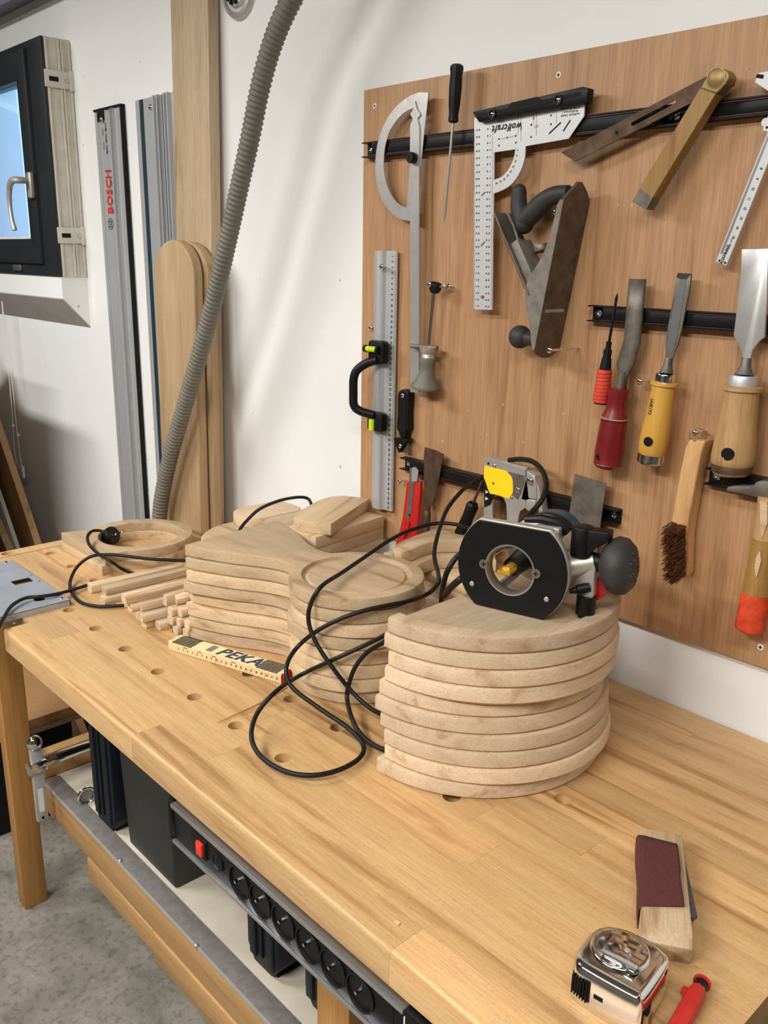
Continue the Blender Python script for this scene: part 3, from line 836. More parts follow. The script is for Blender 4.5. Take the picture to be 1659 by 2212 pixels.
# corrugated suction hose
hp = [W(u, v, y) for u, v, y in ((650, -40, -0.145), (612, 35, -0.15), (585, 105, -0.15), (562, 190, -0.15), (540, 300, -0.15), (518, 400, -0.15), (492, 520, -0.15), (462, 650, -0.148), (430, 770, -0.146), (398, 880, -0.145), (368, 985, -0.145), (350, 1070, -0.145), (344, 1120, -0.145))]
hs = smooth_path(hp, 24)
# resample evenly
res = [hs[0]]; acc = 0
step = 0.0016
for a, b in zip(hs, hs[1:]):
    seg = (b - a).length; t = 0
    while acc + (seg - t) >= step:
        t += step - acc; acc = 0
        res.append(a + (b - a) * (t / seg))
    acc += seg - t
ho = thing('suction_hose', 'grey corrugated suction hose running down in front of the tall post', 'hose', res[-1])
hb0 = Vector(ho.location)
MB().tube([p - hb0 for p in res], 0.02, 18, radii=[0.0168 + 0.0026 * (0.5 + 0.5 * math.cos(2 * PI * i * step / 0.0098)) for i in range(len(res))]).build('corrugated_tube', HOSE, ho, angle=80)
d0 = (res[0] - res[30]).normalized()
cu = W(641, 2, -0.20)
MB().cyl(res[0] - hb0 + d0 * -0.002, res[0] - hb0 + d0 * 0.06, 0.024, None, 24).build('end_cuff', HOSE, ho)

ORD = ['topmost', 'second from the top', 'third from the top', 'fourth from the top', 'fifth from the top', 'sixth from the top', 'seventh from the top', 'eighth from the top', 'ninth from the top', 'lowest']
rs = random.Random(5)
# ================================================================= STACK OF KEYHOLE BOARDS
VC = (-1.0, -0.308); VR = 0.109; VT = 0.0221
def keyhole_outline(R, end, half, neck, n=44):
    # half widths along the tail, from the end towards the disc
    prof = [(-end, half), (-end + 0.02, half * 0.985), (-end + 0.055, half * 0.875), (-end + 0.095, half * 0.73), (-end + 0.14, half * 0.52), (-end + 0.175, neck + 0.002), (-end + 0.205, neck)]
    a = PI - math.asin(min(0.99, (neck + 0.003) / R))
    arc = [(R * math.cos(t), R * math.sin(t)) for t in [-a + 2 * a * i / n for i in range(n + 1)]]
    lo = smooth_path([(x, -y, 0) for x, y in prof], 4)
    up = smooth_path([(x, y, 0) for x, y in prof], 4)
    return [(p.x, p.y) for p in lo] + arc + [(p.x, p.y) for p in reversed(up)]
out = keyhole_outline(VR, 0.315, 0.105, 0.041)
def keyhole_board():
    th = VT - 0.0004
    b = 0.003
    mb = MB()
    n = len(out)
    def off(p, d):
        # shrink about the outline normal
        return p
    # normals of the outline for the rounded arris
    nr = []
    for i in range(n):
        a = Vector(out[i - 1]); c = Vector(out[(i + 1) % n]); t = (c - a)
        t = t.normalized() if t.length > 1e-9 else Vector((1, 0))
        nr.append(Vector((t.y, -t.x)))
    rings = [(-b, 0.0), (0.0, b), (0.0, th - b), (-b * 0.3, th - b * 0.3), (-b, th)]
    vs = []
    for d, z in rings:
        vs += [(out[i][0] + nr[i].x * d, out[i][1] + nr[i].y * d, z) for i in range(n)]
    fs = [tuple(range(n - 1, -1, -1))]
    for r in range(len(rings) - 1):
        for i in range(n):
            j = (i + 1) % n
            fs.append((r * n + i, r * n + j, (r + 1) * n + j, (r + 1) * n + i))
    mb.add(vs, fs)
    top = [(v[0], v[1]) for v in vs[-n:]]
    k = 64; hole = circle(0, 0, 0.0885, k)
    tris = tessellate_polygon([[Vector((x, y, 0)) for x, y in top], [Vector((x, y, 0)) for x, y in hole]])
    flat = top + hole
    mb.add([(x, y, th) for x, y in flat], tris)
    mb.lathe([(0.0885, th), (0.0865, th - 0.0055), (0.0815, th - 0.0062), (0.0775, th - 0.0030), (0.05, th - 0.0026), (1e-5, th - 0.0030)], None, k, caps=False)
    return mb
ang = math.atan2(0.028, 0.305)
kb = tag(keyhole_board().build('keyhole_board', PALE, angle=28, loc=(VC[0], VC[1], H + 7 * VT), rot=(0, 0, ang)),
         'keyhole-shaped wooden board with a carved round bowl, topmost of the eight stacked', 'board', 'stack of keyhole boards')
for k in range(1, 8):
    c = kb.copy(); COL.objects.link(c)
    c.location = (VC[0] + rs.uniform(-0.004, 0.004) + (0.004 if k > 3 else 0), VC[1] + rs.uniform(-0.004, 0.004), H + (7 - k) * VT)
    c.rotation_euler = (0, 0, ang + rs.uniform(-0.02, 0.02))
    c['label'] = 'keyhole-shaped wooden board in the stack of eight beside the folding ruler, ' + (ORD[k] if k < 7 else 'lowest')

# ================================================================= STACK OF HALF-ROUND BOARDS
DT = 0.0228; DRAD = 0.187
def half_board():
    t = DT - 0.0004; R = DRAD; b = 0.004
    prof = [(1e-5, 0), (R - 0.003, 0), (R, 0.003), (R, t - b), (R - b * 0.3, t - b * 0.3), (R - b, t), (R - 0.021, t), (R - 0.0225, t - 0.006), (R - 0.026, t - 0.0072), (1e-5, t - 0.0068)]
    mb = MB()
    seg = 56
    mb.lathe(prof, Matrix.Rotation(-PI / 2, 4, 'Z'), seg, PI)
    n = len(prof)
    mb.f.append(tuple(range(n))); mb.f.append(tuple(seg * n + i for i in reversed(range(n))))
    return mb
db = tag(half_board().build('half_round_board', PALEY, angle=28, loc=(-0.752, -0.2865, H + 9 * DT), rot=(0, 0, 0.02)),
         'half-round wooden board with a raised rim carrying the router, topmost of the ten', 'board', 'stack of half-round boards')
offs = {1: (-.001, 0), 2: (.002, .001), 3: (.001, 0), 4: (-.012, .0), 5: (-.012, -.004), 6: (-.005, 0), 7: (-.003, .0), 8: (.001, .002), 9: (-.009, -.003)}
for k in range(1, 10):
    c = db.copy(); COL.objects.link(c)
    ox, oy = offs[k]
    c.location = (-0.752 + ox, -0.2865 + oy, H + (9 - k) * DT)
    c.rotation_euler = (0, 0, rs.uniform(-0.012, 0.022))
    c['label'] = 'half-round wooden board in the stack of ten under the router, ' + ORD[k]

# ================================================================= TWO RING BOARDS AT THE LEFT
def ring_board():
    R, r = 0.123, 0.094
    arc = [(R * math.cos(t), R * math.sin(t)) for t in [math.radians(-38) + math.radians(256) * i / 48 for i in range(49)]]
    lo = smooth_path([(-0.104, -0.080, 0), (-0.110, -0.10, 0), (-0.116, -0.118, 0), (-0.121, -0.130, 0)], 4)
    ro = smooth_path([(0.104, -0.130, 0), (0.100, -0.118, 0), (0.096, -0.105, 0), (0.096, -0.09, 0)], 4)
    pts = arc + [(p.x, p.y) for p in lo] + [(p.x, p.y) for p in ro]
    return MB().prism(pts, 0, 0.0205, 'xy', holes=[list(reversed(circle(0.004, 0.004, r, 56)))])
RC = (-1.803, -0.280)
rb = tag(ring_board().build('ring_board', PALE, bevel=0.0025, bseg=2, angle=28, loc=(RC[0], RC[1], H + 0.0208)), 'flat wooden ring board with flared tail, upper of two, around the plug', 'board', 'ring boards')
c = rb.copy(); COL.objects.link(c); c.location = (RC[0] + 0.004, RC[1] - 0.006, H); c.rotation_euler = (0, 0, -0.03)
c['label'] = 'flat wooden ring board with flared tail, lower of the two'

# ================================================================= PIECES BEHIND
for k in range(4):
    o = MB().lathe([(1e-5, 0), (0.119, 0), (0.123, 0.003), (0.123, 0.021), (0.119, 0.0243), (1e-5, 0.0243)], None, 56).build('round_board', PALE, angle=28, loc=(-1.470 + rs.uniform(-.003, .003), -0.170, H + 0.0245 * k))
    tag(o, 'plain round wooden board behind the keyhole boards, ' + ['lowest of four', 'second from the bottom of four', 'second from the top of four', 'topmost of four'][k], 'board', 'stack of round boards')
def rounded_bar(x0, x1, y0, y1, z0, label, flip=False):
    w = (x1 - x0) / 2; L_ = y1 - y0
    pts = circle(0, w, w, 18, PI, 2 * PI, True) + [(w, L_ - 0.02), (w - 0.02, L_), (-w + 0.02, L_), (-w, L_ - 0.02)]
    o = MB().prism(pts, 0, 0.0228, 'xy').build('rounded_offcut', PALEY, bevel=0.002, angle=28, loc=((x0 + x1) / 2, y0, z0))
    return tag(o, label, 'board')
rounded_bar(-1.602, -1.503, -0.172, -0.022, H + 0.0985, 'round-ended wooden offcut lying under the cable arch near the white wall')
rounded_bar(-1.498, -1.395, -0.165, -0.020, H + 0.0985, 'round-ended wooden offcut beside the block stack, partly behind the keyhole boards')
# tapered blocks
bp = [(0, 0), (0.196, 0), (0.1965, 0.03), (0.193, 0.066), (0.186, 0.082), (0.165, 0.089), (0.12, 0.0915), (0.07, 0.090), (0.038, 0.0862), (0.016, 0.076), (0.0, 0.058)]
BT = 0.0235
def block(x, y, deg, z, label):
    # local x runs from the wall end to the front end, local y to the left; mirrored frame kept right handed
    M = Matrix.Rotation(math.radians(deg), 4, 'Z')
    o = MB().prism([(a, -b_) for a, b_ in bp], 0, BT - 0.0005, 'xy').build('curved_block', PALE, bevel=0.0012, angle=28, loc=(x, y, z), rot=(0, 0, math.radians(deg)))
    return tag(o, label, 'block', 'stack of curved blocks')
block(-1.297, -0.016, -63.0, H + 7 * BT, 'thick wooden block with one rounded end, turned askew on top of its stack')
nm = ['lowest', 'second from the bottom', 'third from the bottom', 'fourth from the bottom', 'fourth from the top', 'third from the top', 'second from the top']
for k in range(7):
    block(-1.2435 + rs.uniform(-.001, .001) - (0.004 if k < 4 else 0), -0.0235 + rs.uniform(-.002, .001), -82.5 + rs.uniform(-1, 1), H + k * BT, 'thick wooden block in the stack against the tool board, ' + nm[k])

# curved pieces and straight boards behind the router
zc_ = 0.1875
outer = [(848, 1184), (856, 1175), (872, 1167), (900, 1155), (945, 1140), (1015, 1143), (1062, 1152)]
inner = [(1062, 1176), (1000, 1167), (935, 1169), (905, 1179), (884, 1189), (868, 1192), (854, 1191)]
def cpoly(z): return [(p.x, p.y) for p in (T(u, v, z) for u, v in outer + inner)]
cp = cpoly(zc_)
cp = [(x, min(y, -0.015)) for x, y in cp]
for k, (dx, dy, dz, lab) in enumerate(((0, 0, 0, 'curved wooden piece with a rounded end behind the router, upper one'), (0.018, -0.006, -0.0228, 'curved wooden piece behind the router, lower one'))):
    o = MB().prism([(x - cp[0][0], y - cp[0][1]) for x, y in cp], -0.0223, 0, 'xy').build('curved_piece', PALE, bevel=0.002, angle=28, loc=(cp[0][0] + dx, cp[0][1] + dy, H + zc_ + dz))
    tag(o, lab, 'board')
zb_ = zc_ - 2 * 0.0228
yb = T(876, 1211, zb_).y
for k in range(6):
    t = zb_ / 6
    o = MB().box(-0.16, 0.16, yb, -0.016, 0, t - 0.0004).build('straight_board', PALE, bevel=0.001, loc=(-0.965 + rs.uniform(-.004, .004), 0, H + k * t))
    tag(o, 'straight rectangular board stacked against the wall behind the router, ' + ['lowest', 'second from the bottom', 'third from the bottom', 'third from the top', 'second from the top', 'topmost'][k], 'board', 'straight boards behind the router')

# ================================================================= STICKS
sticks = [  # pixel of the front end centre, height of its centre, turn, roll, width, height, length
    (193, 1270.5, .0095, -3, 0, .021, .018, .205, 'longest stick on its own at the left of the pile'),
    (221, 1297, .008, 1, 2, .020, .015, .19, 'lower of the pair beside the lone stick'),
    (224, 1276.5, .0235, -1, -3, .021, .015, .20, 'upper of the pair beside the lone stick'),
    (310, 1347, .008, 2, 0, .019, .0155, .16, 'on the bench at the front left of the pile'),
    (340, 1351, .008, -3, 0, .021, .0155, .14, 'on the bench at the front middle of the pile'),
    (378, 1361, .008, 3, 0, .016, .0155, .12, 'on the bench left of the keyhole stack, inner one'),
    (400, 1367, .008, 1, 0, .017, .0155, .12, 'on the bench touching the keyhole stack'),
    (297, 1332, .0075, 5, 0, .014, .0145, .15, 'small dark end at the left foot of the pile'),
    (303, 1334, .0245, -4, 0, .020, .0155, .17, 'second layer above the front left stick'),
    (367, 1340, .0245, 4, 0, .017, .0155, .12, 'second layer in the middle of the pile'),
    (403, 1350, .0245, -2, 0, .019, .0155, .12, 'second layer next to the keyhole stack'),
    (385, 1345, .0245, 2, 0, .013, .0155, .12, 'narrow stick of the second layer'),
    (280, 1312, .0410, -2, 12, .018, .0155, .19, 'third layer with a chipped end at the left'),
    (301, 1309, .0415, -4, -4, .022, .0155, .18, 'third layer with a sawn side facing front'),
    (367, 1321, .0410, 1, 4, .017, .0155, .12, 'third layer in the middle of the pile'),
    (388, 1324, .0415, 3, -3, .014, .0150, .12, 'third layer, narrow one'),
    (406, 1313, .0500, -6, 25, .019, .0150, .11, 'tilted stick of the third layer at the keyhole stack'),
    (267, 1294, .0580, -3, 5, .020, .0160, .21, 'long stick lying across the top at the left'),
    (356, 1297, .0600, 2, 8, .012, .0220, .13, 'upright flat stick on top of the pile'),
    (378, 1294, .0600, -9, 18, .019, .0150, .12, 'topmost short stick'),
    (413, 1290, .0640, 2, 0, .009, .0240, .10, 'thin upright stick against the keyhole stack'),
]
def chip_box(w, h, L_):
    mb = MB()
    c = 0.003
    pr = [(-w + c, -h), (w - c * 0.3, -h), (w, -h + c), (w, h - c * 0.4), (w - c, h), (-w + c * 0.5, h), (-w, h - c), (-w, -h + c * 0.5)]
    mb.prism(pr, 0, L_, 'xz')
    return mb
for (u, v, h, tn, rl, w, hh, L_, d) in sticks:
    p = T(u, v, h)
    o = chip_box(w / 2, hh / 2, L_).build('wood_stick', PALEY, bevel=0.0006, bseg=1, loc=p, rot=(0, math.radians(rl), math.radians(tn)))
    tag(o, 'wooden stick, ' + d, 'stick', 'pile of wooden sticks')

# ================================================================= GALVANISED PLATE
o = thing('metal_plate', 'galvanised steel plate with folded edges and slots lying at the left end', 'plate', (-1.583, -0.54, H))
px0, py0 = -1.886 + 1.583, -0.17
def PL(u, v): p = T(u, v, 0.013); return (p.x + 1.583, p.y + 0.54)
rect = [PL(22, 1256), PL(62, 1247), PL(73, 1255), PL(33, 1264)]
MB().prism([(px0, py0), (0, py0), (0, 0), (px0, 0)], 0.0115, 0.013, 'xy', holes=[rect, [(q[0], q[1]) for q in circle(*PL(68, 1242), 0.0032, 12)], [(q[0], q[1]) for q in circle(*PL(86, 1255), 0.0032, 12)], [(q[0], q[1]) for q in circle(*PL(85, 1294), 0.011, 18)]]).build('sheet', GALV, o, smooth=False)
MB().box(px0, 0, -0.0014, 0, 0, 0.0125).box(-0.0014, 0, py0, 0, 0, 0.0125).box(px0, px0 + 0.0014, py0, 0, 0, 0.0125).build('folded_edge', GALV, o, smooth=False)
q = PL(135, 1291)
for q in (PL(135, 1291), PL(14, 1214)):
    MB().ball((q[0], q[1], 0.013), 0.004, 10, 6, (1.4, 1.4, 0.35)).build('spot_weld', CHROME, o)

# ================================================================= CABLES
CAX = Vector((VC[0], VC[1]))
def CY(u, v, r, c=CAX):
    d = ray(u, v)
    a = d.x * d.x + d.y * d.y; ox, oy = CAM.x - c.x, CAM.y - c.y
    b = ox * d.x + oy * d.y; cc = ox * ox + oy * oy - r * r
    disc = b * b - a * cc
    t = (-b - math.sqrt(disc)) / a if disc > 0 else -b / a
    return CAM + d * t
def cable(name, label, pts, r=0.0034, cat='cable', n=8, mat=RUBBER):
    P = smooth_path(pts, n)
    base = Vector(P[0])
    o = MB().tube([p - base for p in P], r, 12).build(name, mat, loc=base, angle=80)
    return tag(o, label, cat)
cable('power_cable', 'black cable arching over the round boards beside the white wall', [T(512, 1162, .130), T(519, 1143, .140), T(534, 1124, .150), T(562, 1099, .160), T(605, 1081, .165), T(645, 1074, .163), T(666, 1078, .157), T(674, 1094, .145), T(680, 1112, .13)])
cable('power_cable', 'black router cable crossing the carved bowl and dropping to the bench', [T(1030, 1145, .215), T(985, 1133, .208), T(940, 1131, .205), T(885, 1146, .200), T(840, 1168, .196), T(800, 1195, .187), T(740, 1236, .184), T(695, 1266, .187), CY(671, 1305, .118), CY(667, 1345, .124), CY(685, 1392, .128), CY(722, 1447, .134), CY(762, 1496, .139), T(800, 1530, .022), T(836, 1549, .012)])
MB_ = thing('cable_plug', 'black plug end tucked between the keyhole stack and the half-round stack', 'plug', T(838, 1549, 0.0))
MB().box(-0.012, 0.012, -0.010, 0.012, 0.001, 0.024).build('plug_body', BLACKM, MB_, bevel=0.004)
MB().cyl((0.010, 0.002, 0.012), (0.026, 0.006, 0.012), 0.008, 0.006, 12).build('strain_relief', BLACKM, MB_)
main = [W(1062, 1016, -0.045), W(1044, 1030, -0.055), W(1022, 1042, -0.075), W(998, 1060, -0.11), W(966, 1100, -0.15), W(947, 1150, -0.185), W(938, 1198, -0.22), W(946, 1236, -0.25), T(947, 1258, .205), CY(925, 1282, .121), CY(880, 1299, .119), CY(780, 1321, .119), CY(700, 1354, .122), CY(645, 1395, .130), T(619, 1440, .078), T(630, 1483, .055), T(690, 1530, .034), T(750, 1571, .020), T(784, 1608, .010), T(776, 1638, .008), T(730, 1664, .010), T(670, 1675, .012), T(610, 1664, .012), T(562, 1632, .013), T(543, 1590, .020), T(556, 1540, .035), T(598, 1492, .055), CY(650, 1458, .128), CY(720, 1425, .124), CY(790, 1393, .126), CY(835, 1370, .15), CY(868, 1350, .17)]
cable('power_cable', 'long black cable looping over the bench in front of both stacks', main)
cable('power_cable', 'black cable curving down between the two stacks to the bench', [CY(868, 1366, .17), CY(835, 1384, .15), CY(795, 1408, .127), CY(768, 1440, .125), CY(753, 1480, .129), CY(750, 1512, .137), T(762, 1556, .018), T(783, 1590, .008), T(812, 1612, .007), T(846, 1624, .007)])
cable('power_cable', 'thick black cable looping down in front of the stapler towards the router', [W(1100, 994, -0.055), W(1125, 992, -0.06), W(1152, 998, -0.07), W(1172, 1018, -0.085), W(1180, 1045, -0.10), W(1172, 1077, -0.12), W(1150, 1105, -0.14), W(1125, 1130, -0.17), W(1110, 1150, -0.20)], r=0.0042)
cable('power_cable', 'black cable curving down from the router plate into the gap on its left', [T(1010, 1186, .27), T(985, 1205, .255), T(966, 1235, .235), T(957, 1268, .200), T(953, 1300, .15)], r=0.0040)
cable('power_cable', 'short thick black cable end resting left of the router plate', [T(1010, 1240, .250), T(992, 1253, .245), T(973, 1270, .225), T(960, 1286, .19)], r=0.0048)
cable('power_cable', 'black cable curving from the plug inside the ring board to the sticks', [T(228, 1150, .058), T(213, 1146, .062), T(198, 1148, .064), T(189, 1160, .058), T(194, 1178, .050), T(212, 1196, .0470), T(232, 1208, .0485), T(246, 1217, .040), T(260, 1227, .018), T(280, 1236, .0065), T(305, 1243, .006)])
cable('power_cable', 'black cable forming an open loop across the bench left of the sticks', [T(445, 1212, .034), T(400, 1211, .036), T(330, 1208, .042), T(270, 1201, .047), T(235, 1198, .0475), T(197, 1202, .045), T(167, 1224, .028), T(152, 1255, .010), T(155, 1280, .006), T(175, 1301, .006), T(215, 1310, .006), T(268, 1308, .006)])
cable('power_cable', 'black cable running over the galvanised plate and off the bench edge', [T(196, 1262, .006), T(150, 1276, .010), T(118, 1284, .018), T(85, 1289, .020), T(55, 1292, .021), T(26, 1308, .021), T(8, 1335, .016), T(-6, 1362, .004), T(-16, 1400, -.06), T(-20, 1450, -.15)])
# two-pin plug inside the ring
pl = T(240, 1158, .030)
o = thing('mains_plug', 'round black mains plug lying inside the wooden ring', 'plug', (pl.x, pl.y, H + 0.001), (0, 0, math.radians(20)))
PX = Matrix.Translation((0, 0, 0.030)) @ Matrix.Rotation(math.radians(68), 4, 'Y')
MB().lathe([(0.010, -0.030), (0.014, -0.018), (0.0185, -0.010), (0.0185, 0.008), (0.016, 0.010), (1e-5, 0.010)], PX, 20).build('plug_body', BLACK, o)
MB().lathe([(0.0195, -0.002), (0.021, 0.0), (0.021, 0.006), (0.0195, 0.008)], PX, 20).build('grip_ring', BLACK, o)
for s in (-1, 1):
    MB().cyl(PX @ Vector((0, s * 0.0095, 0.009)), PX @ Vector((0, s * 0.0095, 0.026)), 0.0023, None, 10).build('pin', CHROME, o)
MB().cyl(PX @ Vector((0, 0, -0.052)), PX @ Vector((0, 0, -0.028)), 0.0062, 0.010, 12).build('strain_relief', BLACK, o)

# ================================================================= FOLDING RULE
A = T(363.5, 1404, 0); B_ = T(606.5, 1478, 0)
d = B_ - A; Lr = d.length; th = math.atan2(d.y, d.x)
o = thing('folding_rule', 'folded wooden rule with printed scale and blue lettering on the bench', 'ruler', A, (0, 0, th))
hr = 0.0165; nseg = 9; dp = 0.0335
for k in range(nseg):
    y0 = dp * k / nseg; sh = rs.uniform(-0.001, 0.001)
    seg = MB().box(sh, Lr + sh, y0 + 0.0001, y0 + dp / nseg - 0.0002, 0.0006, hr).build('segment', LACQ, o, bevel=0.0004, bseg=1)
    MB().box(sh + 0.008, sh + 0.052, y0 + 0.0004, y0 + dp / nseg - 0.0006, hr - 0.0004, hr + 0.0002).build('hinge_plate', BLACKM, seg)
    MB().box(Lr + sh - 0.052, Lr + sh - 0.008, y0 + 0.0004, y0 + dp / nseg - 0.0006, hr - 0.0004, hr + 0.0002).build('hinge_plate', BLACKM, seg)
    MB().box(Lr + sh - 0.002, Lr + sh + 0.0008, y0 + 0.0002, y0 + dp / nseg - 0.0003, 0.001, hr - 0.0005).build('red_end', RED, seg)
tm = MB()
put_text(tm, 'PEKA', frame((Lr * 0.60, dp * 0.5, hr + 0.0004), (1, 0, 0), (0, 1, 0)), 0.036, bold=0.05, sx=1.0, slant=0.25)
tm.build('lettering', NAVY, o, smooth=False)
MB().box(Lr * 0.325, Lr * 0.375, dp * 0.2, dp * 0.85, hr - 0.0002, hr + 0.0003).build('emblem', GREYINK, o)
tk = MB(); tr = MB()
for k in range(2, 23):
    x = Lr * (k + 0.3) / 23.0
    put_text(tr if k in (10, 20) else tk, str(k), frame((x, -0.0003, 0.0085), (1, 0, 0), (0, 0, 1)), 0.0078 if k in (10, 20) else 0.0056, bold=0.03)
for k in range(0, 230, 5):
    x = Lr * k / 230.0
    tk.box(x - 0.0001, x + 0.0001, -0.0003, 0.0, 0.0010, 0.0042 if k % 10 == 0 else 0.0026)
for k in range(2, 15):
    if k in (3, 6, 9, 13):
        x = Lr * (k + 0.9) / 23.0
        tr.box(x - 0.006, x + 0.004, -0.0003, 0.0, 0.0125, 0.0132); tr.box(x - 0.005, x + 0.003, -0.0003, 0.0, 0.0140, 0.0146)
tk.build('scale_print', INK, o, smooth=False); tr.build('scale_print', INKR, o, smooth=False)

# thin splinter
P = [T(470, 1561, .002), T(505, 1545, .003), T(550, 1525, .006), (T(585, 1506, .009)), T(620, 1485, .012)]
P = smooth_path(P, 4); base = Vector(P[0])
tag(MB().tube([p - base for p in P], 0.0012, 6, radii=[0.0004 + 0.0015 * min(i, 10) / 10 for i in range(len(P))]).build('wood_splinter', STOCKW, loc=base), 'thin brown wood splinter lying in front of the folding rule', 'splinter')
for i, (u, v, s) in enumerate(((858, 1994, .0035), (105, 1316, .0025), (30, 1347, .003), (1192, 1372, .003))):
    p = T(u, v, 0.0 if i < 3 else .2222)
    tag(MB().prism([(-s, -s * .5), (s, -s * .7), (s * .9, s * .6), (-s * .8, s * .5)], 0, s * 0.35, 'xy').build('wood_chip', PALE, loc=p, rot=(0, 0, i)), ['tiny square wood chip near the front edge of the bench', 'tiny wood crumb in front of the galvanised plate', 'tiny wood crumb at the left corner of the bench', 'small pale shaving beside the router plate'][i], 'wood chip')

# ================================================================= SANDING BLOCK
f0 = T(1374, 2012, 0.0); f1 = T(1482, 2033, 0.0); b0 = T(1360, 1790, 0.004)
pA = Vector((-0.3566, -0.4974)); pB = Vector((-0.4537, -0.3473))
ax = (pB - pA); Ls = 0.176; th = math.atan2(ax.y, ax.x)
o = thing('sanding_block', 'pale wooden sanding block with maroon sandpaper wrapped over it', 'sanding block', (-0.347, -0.5005, H), (0, 0, th))
ws = 0.049; hs_ = 0.028
bl_ = MB().prism([(0.004, 0), (Ls, 0), (Ls, hs_), (0.014, hs_), (0, hs_ * 0.75)], -ws, 0.0, 'xz').build('wood_block', PALE, o, bevel=0.002)
# paper sheet wrapped over top and left side (local +y is the left side)
prof = [(-ws * 0.86, hs_ + 0.0040), (-ws * 0.6, hs_ + 0.0032), (-ws * 0.3, hs_ + 0.0022), (-0.004, hs_ + 0.0014), (0.0014, hs_ - 0.002), (0.0022, hs_ * 0.5), (0.0012, 0.001)]
pp = smooth_path([(y, z, 0) for y, z in prof], 4)
vs = []; n_ = len(pp); m_ = 12
for i in range(m_ + 1):
    t = i / m_
    for q in pp:
        x = 0.044 + 0.118 * t + (0.012 * (q.x / ws) if t > 0.5 else -0.010 * (q.x + ws * 0.4) / ws * (1 - t))
        vs.append((x, q.x + 0.0006 * math.sin(9 * t + q.x * 40), q.y + 0.0008 * math.sin(5 * t)))
fs = [(i * n_ + k, i * n_ + k + 1, (i + 1) * n_ + k + 1, (i + 1) * n_ + k) for i in range(m_) for k in range(n_ - 1)]
sp = MB().add(vs, fs).build('sandpaper', SANDP, o, angle=60)
md = sp.modifiers.new('thickness', 'SOLIDIFY'); md.thickness = 0.0009
g = T(1478, 1850, 0.0); g2 = T(1500, 1985, 0.0)
gp = [T(u, v, .0005) for u, v in ((1462, 1835), (1473, 1836), (1506, 1984), (1487, 2000), (1440, 1990))]
o = thing('sandpaper_sheet', 'grey perforated sandpaper sheet sticking out under the sanding block', 'sandpaper', gp[0])
poly = [(p.x - gp[0].x, p.y - gp[0].y) for p in gp]
MB().prism(poly, 0.0005, 0.0030, 'xy').build('sheet', GREYP, o, smooth=False)
for (u, v) in ((1470, 1847), (1474, 1872), (1478, 1897), (1482, 1922), (1486, 1952), (1490, 1985)):
    q = T(u, v, .003) - gp[0]
    MB().lathe([(0.0026, 0.003), (0.0026, 0.0034), (1e-5, 0.0034)], Matrix.Translation((q.x, q.y, 0)), 12).build('hole', BLACKM, o)

# ================================================================= TAPE MEASURE
tc_ = T(1338, 2078, .022)
o = thing('tape_measure', 'chrome tape measure with black lock button lying on the bench corner', 'tape measure', (-0.337, -0.556, H), (0, 0, math.radians(8)))
w = 0.0345
def rsq(w, h, r, n=6, cut=0.0):
    pts = []
    for cx_, cy_, a in ((w - r, h - r, 0), (-w + r, h - r, PI / 2), (-w + r, -h + r, PI), (w - r, -h + r, 1.5 * PI)):
        pts += circle(cx_, cy_, r, n, a, a + PI / 2, True)
    return pts
body = [(-0.036, -0.020), (-0.030, -0.034), (-0.016, -0.0385), (0.034, -0.0385), (0.0385, -0.034), (0.0385, 0.022), (0.030, 0.033), (0.014, 0.0375), (-0.012, 0.036), (-0.028, 0.028), (-0.036, 0.012)]
bs = smooth_path([(x, y, 0) for x, y in body + body[:1]], 4)[:-1]
body = [(p.x, p.y) for p in bs]
tb = MB()
nb = len(body)
lev = [(0.90, 0.0), (0.965, 0.004), (1.0, 0.012), (1.0, 0.034), (0.965, 0.041), (0.90, 0.0445), (0.80, 0.0455)]
vs = [(x * s, y * s, z) for s, z in lev for x, y in body]
fs = [tuple(reversed(range(nb)))] + [(r * nb + i, r * nb + (i + 1) % nb, (r + 1) * nb + (i + 1) % nb, (r + 1) * nb + i) for r in range(len(lev) - 1) for i in range(nb)] + [tuple((len(lev) - 1) * nb + i for i in range(nb))]
tb.add(vs, fs).build('case', CHROME, o, angle=50)
MB().lathe([(0.0275, 0.0450), (0.0268, 0.0480), (0.0255, 0.0488), (0.024, 0.0482), (0.022, 0.0488), (0.0, 0.0492)], Matrix.Translation((-0.002, 0.003, 0)), 40, caps=False).build('top_disc', CHROME, o, angle=50)
cl = MB()
cl.box(-0.010, 0.020, -0.0165, -0.0155, 0.0485, 0.0525).box(-0.013, 0.022, -0.017, 0.010, 0.0525, 0.0535)
cl.build('belt_clip', CHROME, o, bevel=0.0004)
MB().ball((0.006, 0.0, 0.0535), 0.003, 10, 6, (1, 1, 0.5)).build('screw', STEEL, o)
for x, y in ((0.031, -0.030), (-0.027, -0.026), (-0.024, 0.026), (0.031, 0.021)):
    MB().ball((x, y, 0.0425), 0.0032, 10, 6, (1, 1, 0.6)).build('screw', STEEL, o)
MB().prism([(-0.030, -0.0355), (-0.010, -0.0405), (-0.009, -0.037), (-0.028, -0.031)], 0.012, 0.036, 'xy').build('lock_button', BLACK, o, bevel=0.002)
for k in range(6):
    MB().box(-0.028 + 0.003 * k, -0.0268 + 0.003 * k, -0.0395 - 0.0006 * k, -0.034 - 0.0006 * k, 0.014, 0.034).build('grip_rib', BLACKM, o)
MB().box(-0.006, 0.012, -0.0390, -0.036, 0.021, 0.026).build('slot', BLACKM, o)
MB().box(0.036, 0.0392, -0.036, -0.018, 0.006, 0.030).build('mouth', BLACKM, o)
MB().box(0.0385, 0.0440, -0.035, -0.034, 0.010, 0.028).box(0.0430, 0.0442, -0.036, -0.026, 0.008, 0.030).build('tape_hook', BRASS, o)

